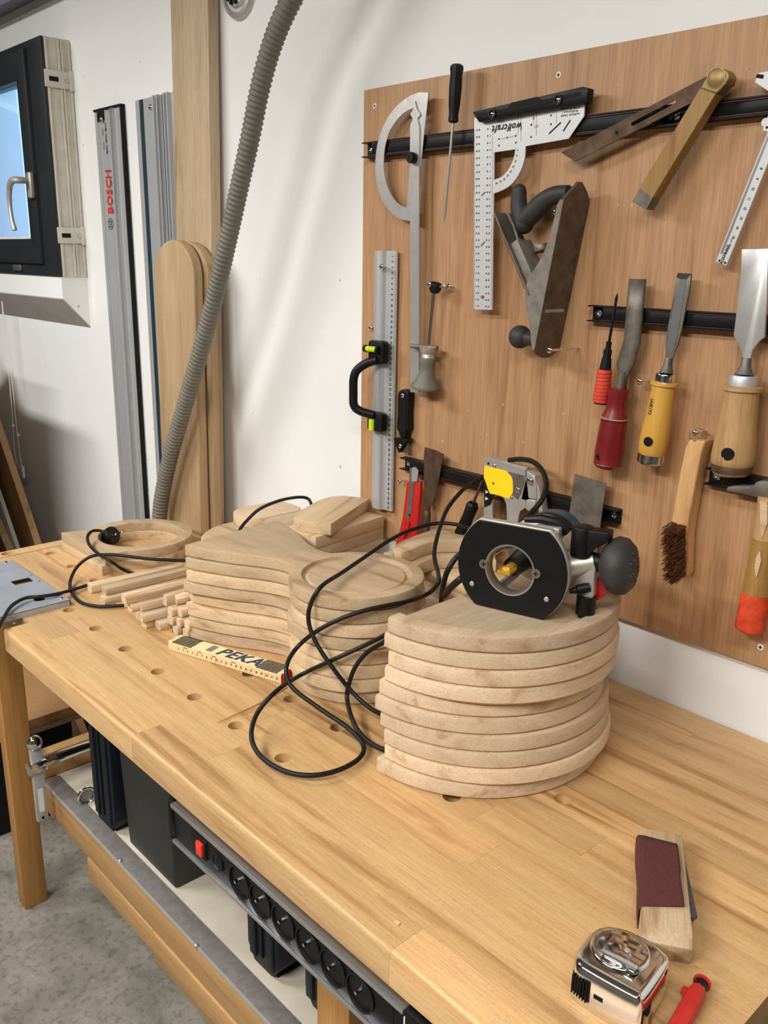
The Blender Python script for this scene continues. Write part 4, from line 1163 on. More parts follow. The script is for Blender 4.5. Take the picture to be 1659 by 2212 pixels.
# ================================================================= RED MARKER
m0 = T(1513, 2130, .009); m1 = T(1455, 2240, .009)
dv = (m1 - m0); th = math.atan2(dv.y, dv.x)
o = thing('red_marker', 'red carpenter marker with a black collar at the bottom right', 'marker', (m0.x, m0.y, H), (0, 0, th))
def rodx(x0, x1, prof, seg=20): return MB().rod((x0, 0, 0.0092), (x1, 0, 0.0092), prof, seg)
rodx(-0.0075, -0.0035, [(0.0068, 0), (0.0083, 0.35), (0.0083, 1)]).build('end_cap', RED, o)
rodx(-0.0045, 0.0055, [(0.0066, 0), (0.0066, 1)]).build('collar', BLACK, o)
rodx(0.0045, 0.11, [(0.0068, 0), (0.0082, 0.05), (0.0090, 0.12), (0.0090, 0.8), (0.005, 1.0)], 8).build('barrel', RED, o, angle=20)
MB().box(0.010, 0.019, -0.0125, -0.006, 0.007, 0.011).build('clip_stub', RED, o, bevel=0.001)

# ================================================================= ROUTER
a = T(1027, 1305, .2222); b = T(1170, 1338, .2222)
e = (b - a); th = math.atan2(e.y, e.x)
mid = (a + b) / 2
rt = thing('router', 'plunge router with a black base plate and dark knob lying on the half-round boards', 'router', (mid.x, mid.y, H + 0.2222 - 0.0002), (0, 0, th))
RM = Matrix.Translation(rt.location) @ Matrix.Rotation(th, 4, 'Z'); RI = RM.inverted()
RI3 = RI.to_3x3(); co = RI @ CAM
def RL(u, v, y):
    d = RI3 @ ray(u, v); return co + d * ((y - co.y) / d.y)
hh = 0.1165; cz = hh / 2; Rp = 0.0752
a0 = math.asin(cz / Rp)
plate = circle(0, cz, Rp, 16, -a0, a0, True) + circle(0, cz, Rp, 16, PI - a0, PI + a0, True)
PF = RL(1101, 1232, 0.0)
hole = list(reversed(circle(PF.x, PF.z, 0.0345, 40)))
MB().prism(plate, 0.0, 0.0045, 'xz', holes=[hole]).build('base_plate', BLACK, rt, bevel=0.0006, bseg=1, angle=28)
plate2 = circle(0, cz + 0.0008, Rp + 0.0012, 16, -a0 + .015, a0, True) + circle(0, cz + 0.0008, Rp + 0.0012, 16, PI - a0, PI + a0 - .015, True)
MB().prism(plate2, 0.0046, 0.016, 'xz', holes=[list(reversed(circle(PF.x, PF.z, 0.037, 40)))]).build('base_casting', SILVER, rt, bevel=0.001, angle=28)
def yl(x, z): return Matrix.Translation((x, 0, z)) @ Matrix.Rotation(-PI / 2, 4, 'X')   # local z of the lathe -> +y
MB().lathe([(0.0345, -0.0006), (0.0345, 0.016), (0.0315, 0.016), (0.0308, 0.004), (0.0325, -0.0006), (0.0345, -0.0006)], yl(PF.x, PF.z), 48, caps=False).build('chrome_ring', ALUP, rt, angle=50)
for (u, v) in ((1045, 1218), (1158, 1239)):
    q = RL(u, v, 0.0)
    MB().cyl((q.x, -0.0012, q.z), (q.x, 0.002, q.z), 0.0062, None, 16).build('ring_screw', DARKST, rt)
    MB().box(q.x - 0.0032, q.x + 0.0032, -0.0016, -0.0012, q.z - 0.0006, q.z + 0.0006).box(q.x - 0.0006, q.x + 0.0006, -0.0016, -0.0012, q.z - 0.0032, q.z + 0.0032).build('cross_slot', BLACKM, rt)
for (u, v, s) in ((1022, 1170, 0), (1187, 1197, 0), (1019, 1261, 1), (1180, 1295, 1), (1021, 1216, 2), (1183, 1245, 2)):
    q = RL(u, v, 0.0)
    r = 0.0035 if s == 2 else 0.0062
    MB().lathe([(r, -0.0003), (r * 0.8, 0.0012), (1e-5, 0.0012)], yl(q.x, q.z), 18, caps=False).build('screw_recess', BLACKM, rt)
    if s == 1: MB().ball((q.x, 0.0008, q.z), 0.0042, 12, 6, (1, 0.35, 1)).build('screw', STEEL, rt)
    else: MB().ball((q.x - 0.001, 0.0010, q.z), 0.0022, 8, 6, (1, 0.35, 1)).build('screw', DARKST, rt)
# bit and collet
q = RL(1104, 1226, 0.030)
MB().cyl((q.x, 0.034, q.z), (q.x, 0.080, q.z), 0.0125, 0.016, 20).build('collet', BLACK, rt)
bt = MB().cyl((q.x, 0.012, q.z), (q.x, 0.036, q.z), 0.0065, 0.0072, 14)
bt.box(q.x - 0.0092, q.x + 0.0092, 0.004, 0.028, q.z - 0.0026, q.z + 0.0026)
bt.build('router_bit', GOLDBIT, rt, bevel=0.0006, bseg=1)
# guide columns and bell housing
for sx_ in (-1, 1):
    MB().cyl((sx_ * 0.050, 0.016, cz + 0.002), (sx_ * 0.050, 0.105, cz + 0.002), 0.0085, None, 18).build('guide_column', CHROME, rt)
hsg = MB()
hsg.lathe([(0.052, 0.014), (0.054, 0.022), (0.050, 0.030), (0.047, 0.034), (0.044, 0.034), (0.046, 0.024), (0.046, 0.014)], yl(PF.x, PF.z), 40, caps=False)
hsg.build('housing_ring', SILVER, rt, angle=40)
hs2 = MB()
for k in range(5):
    aa = k * 2 * PI / 5 + 0.35
    hs2.tube([(PF.x + 0.047 * math.cos(aa), 0.03, PF.z + 0.047 * math.sin(aa)), (PF.x + 0.038 * math.cos(aa), 0.066, PF.z + 0.038 * math.sin(aa)), (PF.x + 0.024 * math.cos(aa), 0.095, PF.z + 0.024 * math.sin(aa))], 0.006, 8)
hs2.build('housing_struts', SILVER, rt)
MB().lathe([(0.022, 0.088), (0.044, 0.094), (0.046, 0.108), (0.046, 0.120), (0.020, 0.122), (0.018, 0.088)], yl(PF.x, PF.z), 36).build('motor_flange', SILVER, rt, angle=40)
MB().lathe([(0.040, 0.120), (0.043, 0.126), (0.043, 0.165), (0.039, 0.178), (1e-5, 0.180)], yl(PF.x, PF.z), 36).build('motor_body', TEAL, rt, angle=40)
MB().lathe([(0.0432, 0.132), (0.0436, 0.134), (0.0436, 0.142), (0.0432, 0.144)], yl(PF.x, PF.z), 36, caps=False).build('grip_band', BLACK, rt)
# right side arm, lever, bracket, nut and knob
pk = RL(1336, 1222, 0.048)
arm0 = RL(1228, 1222, 0.030); arm1 = RL(1282, 1212, 0.045)
ar = MB()
ar.rod((0.052, 0.034, cz + 0.002), (pk.x - 0.030, 0.046, pk.z), [(0.015, 0), (0.0165, 0.15), (0.0155, 0.5), (0.013, 0.8), (0.0135, 1.0)], 24)
ar.build('side_arm', SILVER, rt, angle=50)
MB().lathe([(0.0125, 0.018), (0.0150, 0.020), (0.0150, 0.034), (0.0105, 0.036), (0.0105, 0.018)], yl(0.054, cz + 0.002), 24).build('column_sleeve', SILVER, rt)
MB().cyl((pk.x - 0.034, 0.046, pk.z), (pk.x - 0.012, 0.048, pk.z), 0.0125, 0.011, 20).build('knob_neck', BLACK, rt)
KM = Matrix.Translation((pk.x, 0.048, pk.z)) @ Matrix.Rotation(math.radians(84), 4, 'Y')
kn = MB().lathe([(0.010, -0.020), (0.022, -0.0185), (0.033, -0.010), (0.0375, 0.0), (0.0355, 0.010), (0.027, 0.0185), (0.014, 0.0225), (0.005, 0.0232), (1e-5, 0.020)], KM, 36).build('knob', DKRUB, rt, angle=60)
ds = MB()
for k in range(3):
    for j in range(5 + 3 * k):
        aa = 2 * PI * j / (5 + 3 * k) + 0.3 * k; r = 0.014 + 0.0065 * k; h = 0.0225 - 0.0036 * k * k * 0.55
        ds.ball(KM @ Vector((r * math.cos(aa), r * math.sin(aa), h)), 0.0009, 6, 4)
ds.build('grip_dimples', GREYINK, kn)
ql = RL(1258, 1166, 0.040)
lv = MB().cyl((ql.x, 0.040, ql.z - 0.020), (ql.x, 0.040, ql.z + 0.018), 0.0145, 0.0138, 24)
lv.prism([(ql.x - 0.002, ql.z + 0.016), (ql.x + 0.036, ql.z + 0.018), (ql.x + 0.036, ql.z + 0.006), (ql.x + 0.020, ql.z - 0.006), (ql.x + 0.010, ql.z - 0.018), (ql.x, ql.z - 0.018)], 0.030, 0.050, 'xz')
lv.build('clamp_lever', BLACK, rt, bevel=0.0015, angle=50)
qb = RL(1266, 1262, 0.040)
MB().box(qb.x - 0.013, qb.x + 0.012, 0.034, 0.052, qb.z - 0.016, qb.z + 0.03).build('depth_bracket', SILVER, rt, bevel=0.003)
qn = RL(1264, 1298, 0.036)
MB().cyl((qn.x, 0.040, 0.0), (qn.x, 0.040, 0.006), 0.009, None, 18).cyl((qn.x, 0.040, 0.005), (qn.x, 0.040, qb.z - 0.015), 0.0125, None, 14).build('adjust_nut', BLACK, rt)
qs = RL(1251, 1276, 0.026)
MB().rod((qs.x - 0.012, 0.024, qs.z - 0.003), (qs.x + 0.010, 0.036, qs.z + 0.004), [(0.003, 0), (0.0045, 0.3), (0.0045, 0.35), (0.0065, 0.4), (0.0065, 1.0)], 14).build('set_screw', BLACK, rt)
qr = RL(1295, 1270, 0.056)
MB().lathe([(0.016, 0), (0.016, 0.008), (1e-5, 0.010)], Matrix.Translation((qr.x - 0.006, 0.058, qr.z)) @ Matrix.Rotation(PI / 2, 4, 'X'), 24).build('red_turret', RED, rt)
# top lever
qt = RL(1186, 1136, 0.030)
lt = MB().tube([(qt.x - 0.030, 0.022, qt.z + 0.006), (qt.x - 0.010, 0.026, qt.z + 0.009), (qt.x + 0.010, 0.032, qt.z + 0.006), (qt.x + 0.022, 0.038, qt.z - 0.006)], 0.006, 10, radii=[0.0045, 0.006, 0.007, 0.0075])
lt.build('lock_lever', BLACK, rt)
MB().box(qt.x - 0.014, qt.x + 0.018, 0.018, 0.040, qt.z - 0.016, qt.z + 0.002).build('lever_mount', SILVER, rt, bevel=0.002)

# ================================================================= TOOL BOARD
YB = -0.012
qs = zz(1020, 960, 8.295); qk = zz(840, 830, 6.32); qp = zz(1060, 390, 5.671); qh = zz(1500, 1000, 5.53)
qbr = zz(1400, 920, 6.144); qc = zz(1560, 130, 4.707); qx = zz(1350, 580, 4.809)
tb0 = W(786, 195, YB); tb1 = W(1394, 1355, YB)
board = thing('tool_board', 'large brown plywood board screwed to the white wall behind the hand tools', 'board', (tb0.x, 0, tb1.z))
bo = Vector(board.location)
BW = 0.62 + (-0.10 - tb0.x) - 0.62
MB().box(0, -0.10 - tb0.x, YB, -0.0005, 0, tb0.z - tb1.z).build('panel', PLY, board, bevel=0.0006, bseg=1, smooth=False)
def sunk_screw(u, v):
    p = W(u, v, YB) - bo
    s = MB().lathe([(0.0048, 0.0004), (0.0044, 0.0009), (1e-5, 0.0009)], Matrix.Translation((p.x, YB, p.z)) @ Matrix.Rotation(PI / 2, 4, 'X'), 18).build('screw', WHITE, board)
    MB().box(p.x - 0.0026, p.x + 0.0026, YB - 0.0012, YB - 0.0008, p.z - 0.0007, p.z + 0.0007).box(p.x - 0.0007, p.x + 0.0007, YB - 0.0012, YB - 0.0008, p.z - 0.0026, p.z + 0.0026).build('cross_slot', BLACKM, s)
for u, v in ((810, 229), (1207, 162), (1643, 1398)): sunk_screw(u, v)
def peg(u, v, out=0.022, du=0, par=None):
    """round head screw standing proud of the board, head centre at the pixel"""
    p = W(u, v, YB - out) - bo
    MB().cyl((p.x, YB + 0.002, p.z), (p.x, YB - out + 0.001, p.z), 0.0019, None, 10).ball((p.x, YB - out, p.z), 0.0048, 14, 8, (1, 0.5, 1)).build('screw', CHROME, board)
for u, v, o_ in ((1382, 824, 0.028), (863, 1040, 0.018), (800, 708, 0.008), (1187, 757, 0.075), (1502, 936, 0.03), (969, 619, 0.012)): peg(u, v, o_)
for u, v in ((1336, 184), (1366, 444), (1336, 444), (1433, 473), (1013, 888), (1087, 874), (1218, 894), (1053, 939), (1130, 955), (956, 953), (946, 1110), (1616, 148), (1070, 175)):
    p = W(u, v, YB) - bo
    h = MB().lathe([(0.0024, 0.0), (0.0022, 0.0006), (0.0011, 0.0006), (0.0009, 0.0001)], Matrix.Translation((p.x, YB, p.z)) @ Matrix.Rotation(PI / 2, 4, 'X'), 12, caps=False).build('screw_hole', PALE, board)

# ---------------------------------------------------------------- magnetic rails
FR = -0.030
def mag_rail(label, ua, va, ub, vb, x1=None, right_px=None, end_gap=0.026):
    """left end: front edges of the upper and lower flange; runs to x1"""
    pa, pb = W(ua, va, FR), W(ub, vb, FR)
    x0 = (pa.x + pb.x) / 2; z1, z0 = pa.z, pb.z
    if right_px: x1 = W(right_px[0], right_px[1], FR).x
    o = thing('magnetic_rail', label, 'tool rail', (x0, YB, z0))
    Ln = x1 - x0; h = z1 - z0
    MB().prism([(0, 0), (0, h), (FR - YB, h), (FR - YB, h - 0.002), (-0.003, h - 0.002), (-0.003, 0.002), (FR - YB, 0.002), (FR - YB, 0)], 0, Ln, 'yz').build('channel', BLACK, o, smooth=False)
    MB().box(end_gap, Ln - end_gap, FR - YB + 0.0015, -0.003, 0.0045, h - 0.0045).build('magnet_bar', BLACK, o, bevel=0.0008)
    MB().box(end_gap, Ln - end_gap, FR - YB + 0.0014, FR - YB + 0.003, 0.0026, 0.0040).box(end_gap, Ln - end_gap, FR - YB + 0.0014, FR - YB + 0.003, h - 0.0040, h - 0.0026).build('edge_strip', STRIP, o)
    for x in (0.012, Ln - 0.012):
        MB().lathe([(0.0062, 0.003), (0.0056, 0.0055), (0.002, 0.0065), (1e-5, 0.0055)], Matrix.Translation((x, 0, h / 2)) @ Matrix.Rotation(PI / 2, 4, 'X'), 16).build('screw', CHROME, o)
    return o
mag_rail('black magnetic rail at the top of the board, left half behind the protractor', 782, 308, 780, 341, right_px=(1468, 250))
r2 = W(1474, 228, FR)
pz1 = W(782, 308, FR).z; pz0 = W(780, 341, FR).z
o = mag_rail('black magnetic rail at the top of the board, right half behind the angle gauge', 1473, 222, 1473, 262, x1=-0.12)
o.location.z = pz0 + 0.001
mag_rail('black magnetic rail holding the chisels', 1270, 659, 1267, 694, x1=-0.12)
mag_rail('black magnetic rail above the router, holding knife and scrapers', 864, 988, 862, 1013, right_px=(1330, 1112))
mag_rail('black magnetic rail at the lower right under the broad chisel', 1524, 1011, 1519, 1046, x1=-0.12)

# ---------------------------------------------------------------- flat tools from traced outlines
YT = -0.034
def flat(name, mat, parent, px, y_front, thick, holes=(), bevel=0.0, smooth=False, **kw):
    b = Vector(parent.location)
    o = MB().prism([(x - b.x, z - b.z) for x, z in wpoly(px, y_front)], y_front - b.y, y_front + thick - b.y, 'xz',
                   holes=[[(x - b.x, z - b.z) for x, z in wpoly(h, y_front)] for h in holes]).build(name, mat, parent, bevel=bevel, smooth=smooth, **kw)
    return o
def spx(pts, n=5): return [(p.x, p.y) for p in smooth_path([(x, y, 0) for x, y in pts], n)]
def at_px(u, v, y): p = W(u, v, y); return (p.x, 0 + y, p.z)

# protractor
pr = thing('protractor', 'steel half-circle protractor with a long pointed arm and black knob', 'protractor', W(895, 845, YT))
outer = spx(q5([(480, 330), (400, 365), (320, 430), (258, 512), (210, 610), (180, 720), (168, 830), (172, 940), (190, 1030), (225, 1120), (280, 1190), (340, 1235), (415, 1252)]), 4)
inner = spx(q5([(392, 1156), (335, 1130), (285, 1070), (250, 990), (232, 910), (228, 820), (238, 720), (265, 625), (310, 545), (370, 480), (425, 448), (468, 440)]), 4)
flat('half_ring', STEEL, pr, q5([(548, 332)]) + outer + q5([(452, 1253)]), YT + 0.001, 0.0016, holes=[inner + q5([(420, 800)])])
aL = spx(q5([(450, 392), (440, 450), (419, 488), (436, 520), (418, 565)]), 3); aR = spx(q5([(483, 575), (470, 520), (490, 488), (464, 445), (452, 394)]), 3)
flat('arm', STEEL, pr, aL + q5([(416, 800), (418, 2190)]) + q7([(419, 488), (481, 488)]) + q5([(480, 2190), (482, 800)]) + aR, YT - 0.0015, 0.0022)
kp = W(*q5([(440, 800)])[0], YT - 0.004) - Vector(pr.location)
MB().lathe([(0.0085, 0), (0.0092, 0.002), (0.0092, 0.010), (0.008, 0.012), (0.003, 0.012), (0.0025, 0.011), (1e-5, 0.011)], Matrix.Translation((kp.x, -0.0015, kp.z)) @ Matrix.Rotation(PI / 2, 4, 'X'), 24).build('knob', BLACK, pr, angle=50)
tk = MB(); b_ = Vector(pr.location)
ccx = sum(p[0] for p in outer) / len(outer)
for i in range(2, len(outer) - 2, 2):
    p = W(*outer[i], YT + 0.0008) - b_; c = W(905, 355, YT + 0.0008) - b_
    d = (c - p); d.y = 0; d.normalize()
    n_ = Vector((-d.z, 0, d.x)) * 0.00025
    a_ = p + d * 0.001; e_ = p + d * (0.006 if i % 4 == 0 else 0.004)
    tk.add([a_ - n_, a_ + n_, e_ + n_, e_ - n_], [(0, 1, 2, 3)])
tk.build('scale_print', GREYINK, pr, smooth=False)

# long black screwdriver
def sdriver(label, p_end, p_ferr, p_tip, handle, shaft_r, hmat, smat, y=YT - 0.008):
    a, f, t = W(*p_end, y), W(*p_ferr, y), W(*p_tip, y)
    o = thing('screwdriver', label, 'screwdriver', t)
    b = Vector(t)
    h = MB().rod(a - b, f - b, handle, 10).build('handle', hmat, o, angle=25)
    MB().rod(f - b, Vector((0, 0, 0)), [(shaft_r, 0), (shaft_r, 0.93), (shaft_r * 0.25, 1.0)], 12).build('shaft', smat, o)
    return o, a - b, f - b
o, a_, f_ = sdriver('long thin screwdriver with a black handle hanging upright beside the protractor', q5([(755, 128)])[0], q5([(726, 548)])[0], q5([(660, 1262)])[0],
        [(0.007, 0), (0.0105, 0.03), (0.0112, 0.08), (0.0098, 0.18), (0.0105, 0.4), (0.0095, 0.7), (0.0078, 0.85), (0.0086, 0.97), (0.006, 1.0)], 0.0024, BLACK, STEEL)
# small red screwdriver
o, a_, f_ = sdriver('small screwdriver with a red chequered grip and black shaft', q8([(362, 822)])[0], q8([(413, 470)])[0], q8([(459, 195)])[0],
        [(0.010, 0), (0.0105, 0.02), (0.0105, 0.10), (0.0095, 0.50), (0.0088, 0.57), (0.0075, 0.72), (0.006, 0.76), (0.0065, 0.86), (0.004, 0.9), (0.0042, 1.0)], 0.0021, BLACKM, BLACKM)
g = MB().rod(a_ + (f_ - a_) * 0.025, a_ + (f_ - a_) * 0.56, [(0.0112, 0), (0.0118, 0.05), (0.0116, 0.5), (0.0105, 1.0)], 20)
g.build('grip', REDG, o, angle=50)
gr = MB()
for k in range(1, 9):
    c0 = a_ + (f_ - a_) * (0.025 + 0.535 * k / 9)
    gr.rod(c0, c0 + (f_ - a_) * 0.006, [(0.01205 - 0.0007 * k / 9, 0), (0.01205 - 0.0007 * k / 9, 1.0)], 20)
gr.build('grip_grooves', MAROON, o)

# combination square
sq = thing('combination_square', 'aluminium combination square with black stock and quarter-circle scale', 'square', W(1043, 668, YT))
flat('stock', BLACK, sq, [(1019.8, 241.7), (1258, 187), (1270, 190), (1266, 221), (1034, 264)], YT - 0.010, 0.016, bevel=0.0012, smooth=True)
flat('stock_panel', BLACKM, sq, [(1034, 248), (1096, 234), (1104, 222), (1160, 209), (1172, 216), (1252, 198), (1256, 206), (1170, 226), (1112, 240), (1040, 256)], YT - 0.0105, 0.002)
arcO = spx(q5([(1245, 716), (1238, 800), (1210, 890), (1160, 970), (1100, 1020), (1016, 1056)]), 4)
arcI = spx(q5([(1018, 958), (1080, 930), (1130, 870), (1160, 800), (1172, 738)]), 4)
blade = [(1024.3, 255), (1022.8, 668), (1062.9, 669.6)] + arcO[::-1] + [(1228, 299.5), (1261.5, 250.7), (1263, 215)]
hole_ = arcI[::-1] + q5([(1020, 760)])
slots = []
def slot_px(x0, y0, x1, y1, w):
    d = Vector((x1 - x0, y1 - y0)).normalized(); n_ = Vector((-d.y, d.x)) * w
    return [(x0 + n_.x, y0 + n_.y), (x1 + n_.x, y1 + n_.y), (x1 - n_.x, y1 - n_.y), (x0 - n_.x, y0 - n_.y)]
slots = [slot_px(*q6([(88, 628)])[0], *q6([(175, 545)])[0], 1.6), slot_px(*q6([(190, 610)])[0], *q6([(243, 528)])[0], 1.6),
         slot_px(*q5([(928, 1072)])[0], *q5([(958, 1045)])[0], 1.5), slot_px(*q5([(926, 1434)])[0], *q5([(952, 1400)])[0], 1.5),
         [(x, y) for x, y in circle(*q5([(937, 1798)])[0], 4, 14)]]
flat('blade', WHMET, sq, blade, YT, 0.0022, holes=[hole_] + slots)
bq = Vector(sq.location)
tm = MB()
def wfr(u, v, y, deg, b):
    """text frame in the wall plane, turned by deg (0 = upright)"""
    c, s_ = math.cos(math.radians(deg)), math.sin(math.radians(deg))
    p = W(u, v, y) - b
    return frame(p, (c, 0, s_), (-s_, 0, c))
put_text(tm, 'wolfcraft', wfr(*q5([(1112, 582)])[0], YT - 0.0003, 180, bq), 0.0150, bold=0.05, slant=0.2)
put_text(tm, '5205000', wfr(*q5([(1070, 538)])[0], YT - 0.0003, 180, bq), 0.0042)
for k, s_ in enumerate(('wolfcraft GmbH', 'Wolffstrasse 1', '56746 Kempenich', 'Germany')):
    put_text(tm, s_, wfr(*q6([(240, 492 - 23 * k)])[0], YT - 0.0003, 180, bq), 0.0046, bold=0.02)
def dots(pts, r):
    for u, v in pts:
        p = W(u, v, YT - 0.0003) - bq
        tm.add([(p.x + r * math.cos(2 * PI * k / 8), p.y, p.z + r * math.sin(2 * PI * k / 8)) for k in range(8)], [tuple(range(8))])
z_t = W(*q5([(975, 592)])[0], YT).z; z_b = W(*q5([(962, 1865)])[0], YT).z
n_ = 27
for k in range(n_):
    z = z_t + (z_b - z_t) * k / (n_ - 1)
    lerp = lambda a, b: a + (b - a) * k / (n_ - 1)
    xl = lerp(W(*q5([(915, 580)])[0], YT).x, W(*q5([(908, 1842)])[0], YT).x); xr = lerp(W(*q5([(975, 592)])[0], YT).x, W(*q5([(962, 1865)])[0], YT).x)
    el = lerp(W(1024.6, 270, YT).x, W(1023.2, 660, YT).x); er = lerp(W(1066.2, 270, YT).x, W(1062.6, 660, YT).x)
    for x, nx, nb in ((xl, -0.0050, str(n_ - k)), (xr, 0.0055, str(k + 1))):
        p = Vector((x, YT - 0.0003, z)) - bq
        tm.add([(p.x + 0.0014 * math.cos(2 * PI * j / 8), p.y, p.z + 0.0014 * math.sin(2 * PI * j / 8)) for j in range(8)], [tuple(range(8))])
        put_text(tm, nb, frame((p.x + nx, p.y, p.z), (-1, 0, 0), (0, 0, -1)), 0.0042, bold=0.03)
    for j in range(10):
        zj = z + (z_b - z_t) / (n_ - 1) * j / 10 - bq.z
        for xe, sg in ((el - bq.x, 1), (er - bq.x, -1)):
            l_ = 0.0032 if j == 5 else 0.002
            tm.box(min(xe, xe + sg * l_), max(xe, xe + sg * l_), YT - 0.0003 - bq.y, YT - 0.0002 - bq.y, zj, zj + 0.0002)
cA = W(*q5([(1020, 760)])[0], YT)
for k in range(1, 10):
    aa = math.radians(-90 + 10 * k)
    rr_ = 0.0475
    p = Vector((cA.x + rr_ * math.cos(aa), YT - 0.0003, cA.z + rr_ * math.sin(aa))) - bq
    put_text(tm, str(90 - 10 * k), frame(p, (-math.sin(aa), 0, math.cos(aa)), (-math.cos(aa), 0, -math.sin(aa))), 0.0042, bold=0.03)
dots(q5([(1175, 642), (1054, 665), (1054, 712), (1175, 690), (1286, 563), (1284, 650)]) + q6([(103, 495), (103, 558)]), 0.0016)
def line_px(a, b, w=0.0002):
    p, q = W(*a, YT - 0.0003) - bq, W(*b, YT - 0.0003) - bq
    d = (q - p).normalized(); n2 = Vector((-d.z, 0, d.x)) * w
    tm.add([p - n2, p + n2, q + n2, q - n2], [(0, 1, 2, 3)])
for a, b in (((1192, 500), (1192, 635)), ((1212, 495), (1212, 680)), ((1302, 478), (1302, 560)), ((1322, 472), (1322, 640)), ((1070, 664), (1160, 645))):
    line_px(*q5([a, b]))
line_px(*q6([(142, 440), (142, 552)])); line_px(*q6([(122, 445), (122, 490)]))
for t_, (x, y) in (('28', (1192, 565)), ('37', (1212, 590)), ('17', (1302, 515)), ('33,5', (1322, 575)), ('32', (1113, 655))):
    put_text(tm, t_, wfr(*q5([(x, y)])[0], YT - 0.0004, 190, bq), 0.0048)
tm.build('scale_print', INK, sq, smooth=False)
for u, v in (q5([(1008, 486)])[0], q5([(1480, 383)])[0]):
    p = W(u, v, YT - 0.0105) - bq
    MB().lathe([(0.0075, 0.0), (0.0075, 0.002), (0.0052, 0.002), (0.0052, 0.0003), (1e-5, 0.0003)], Matrix.Translation((p.x, p.y, p.z)) @ Matrix.Rotation(PI / 2, 4, 'X'), 18, caps=False).build('boss', BLACK, sq)
    MB().ball((p.x, p.y - 0.0005, p.z), 0.0042, 12, 6, (1, 0.4, 1)).build('screw', CHROME, sq)

# sliding bevel
bv = thing('angle_gauge', 'old wooden angle gauge with a slotted steel blade and brass end cap', 'angle gauge', W(1553, 170, YT))
slot_ = q6([(676, 560), (682, 545), (985, 388), (1000, 392), (1000, 404), (700, 566), (684, 570)])
flat('blade', RUST, bv, q6([(175, 762), (275, 825), (1200, 360), (1350, 285), (1330, 170), (1225, 212)]), YT - 0.006, 0.0022, holes=[slot_])
p = W(*q6([(573, 618)])[0], YT - 0.0065) - Vector(bv.location)
MB().cyl((p.x, p.y, p.z), (p.x, p.y - 0.0004, p.z), 0.0025).build('blade_hole', BLACKM, bv)
yf = YT - 0.018
flat('stock', STOCKW, bv, q6([(1172, 300), (1285, 338), (828, 1092), (732, 1020)]), yf, 0.020, bevel=0.0008)
flat('steel_tip', DARKST, bv, q6([(740, 1014), (832, 1086), (787, 1172), (686, 1112)]), yf - 0.0003, 0.0206, bevel=0.0008)
capo = q6([(1172, 302), (1215, 225)]) + spx(q6([(1232, 190), (1270, 158), (1320, 155), (1365, 180), (1378, 225), (1355, 270)]), 4) + q6([(1290, 338)])
flat('brass_cap', BRASS, bv, capo, yf - 0.0006, 0.0212, bevel=0.0015)
p = W(*q6([(1287, 228)])[0], yf) - Vector(bv.location)
MB().lathe([(0.0125, 0.0), (0.0125, 0.0012), (0.0112, 0.0014), (0.0108, 0.0008), (0.0100, 0.0014), (1e-5, 0.0022)], Matrix.Translation(p) @ Matrix.Rotation(PI / 2, 4, 'X'), 28).build('pivot_disc', BRASS, bv, angle=50)
p = W(*q6([(1400, 275)])[0], YT) - Vector(bv.location)
MB().cyl((p.x - 0.012, 0.006, p.z + 0.004), (p.x, 0.006, p.z), 0.003, 0.0022, 8).build('lock_screw', DARKST, bv)

# caliper
ca = thing('vernier_caliper', 'silver vernier caliper hanging at an angle at the right edge of the board', 'caliper', W(1560, 570, YT))
bL, bR = q6([(1290, 1545), (1370, 1568)])
ang_px = Vector(q6([(1659, 690)])[0]) - Vector(bR)
# the bar runs up to the right, out of the frame
P0, P1 = W(*bL, YT), W(*bR, YT)
Pl = W(*q6([(1632, 690)])[0], YT)
dr = (Pl - P0).normalized()
wv = (P1 - P0); wv = wv - dr * wv.dot(dr)
b0 = Vector(ca.location)
Lc = 0.25
M = frame(P0 - b0, wv, dr)
wb = wv.length
MB().box(0, wb, 0, Lc, -0.0005, 0.0028, M).build('bar', WHMET, ca, bevel=0.0005, bseg=1)
MB().box(wb * 0.12, wb * 0.3, 0.012, Lc, 0.0024, 0.0032, M).build('bar_groove', ALUD, ca)
tm = MB()
for k in range(8, 16):
    put_text(tm, str(k), M @ frame((wb * 0.66, 0.036 + (15 - k) * 0.0122, 0.0031), (0, -1, 0), (1, 0, 0)), 0.0052, bold=0.03)
put_text(tm, 'mm 0.02mm', M @ frame((wb * 0.62, 0.0245, 0.0031), (0, -1, 0), (1, 0, 0)), 0.004, bold=0.02)
put_text(tm, 'inventiv', M @ frame((wb * 0.55, 0.0125, 0.0031), (0, -1, 0), (1, 0, 0)), 0.0078, bold=0.05)
for x, y in ((wb * 0.28, 0.003), (wb * 0.82, 0.003)):
    tm.lathe([(0.0016, 0.0029), (0.0016, 0.0031), (1e-5, 0.0031)], M @ Matrix.Translation((x, y, 0)), 10)
tm.build('scale_print', INK, ca, smooth=False)
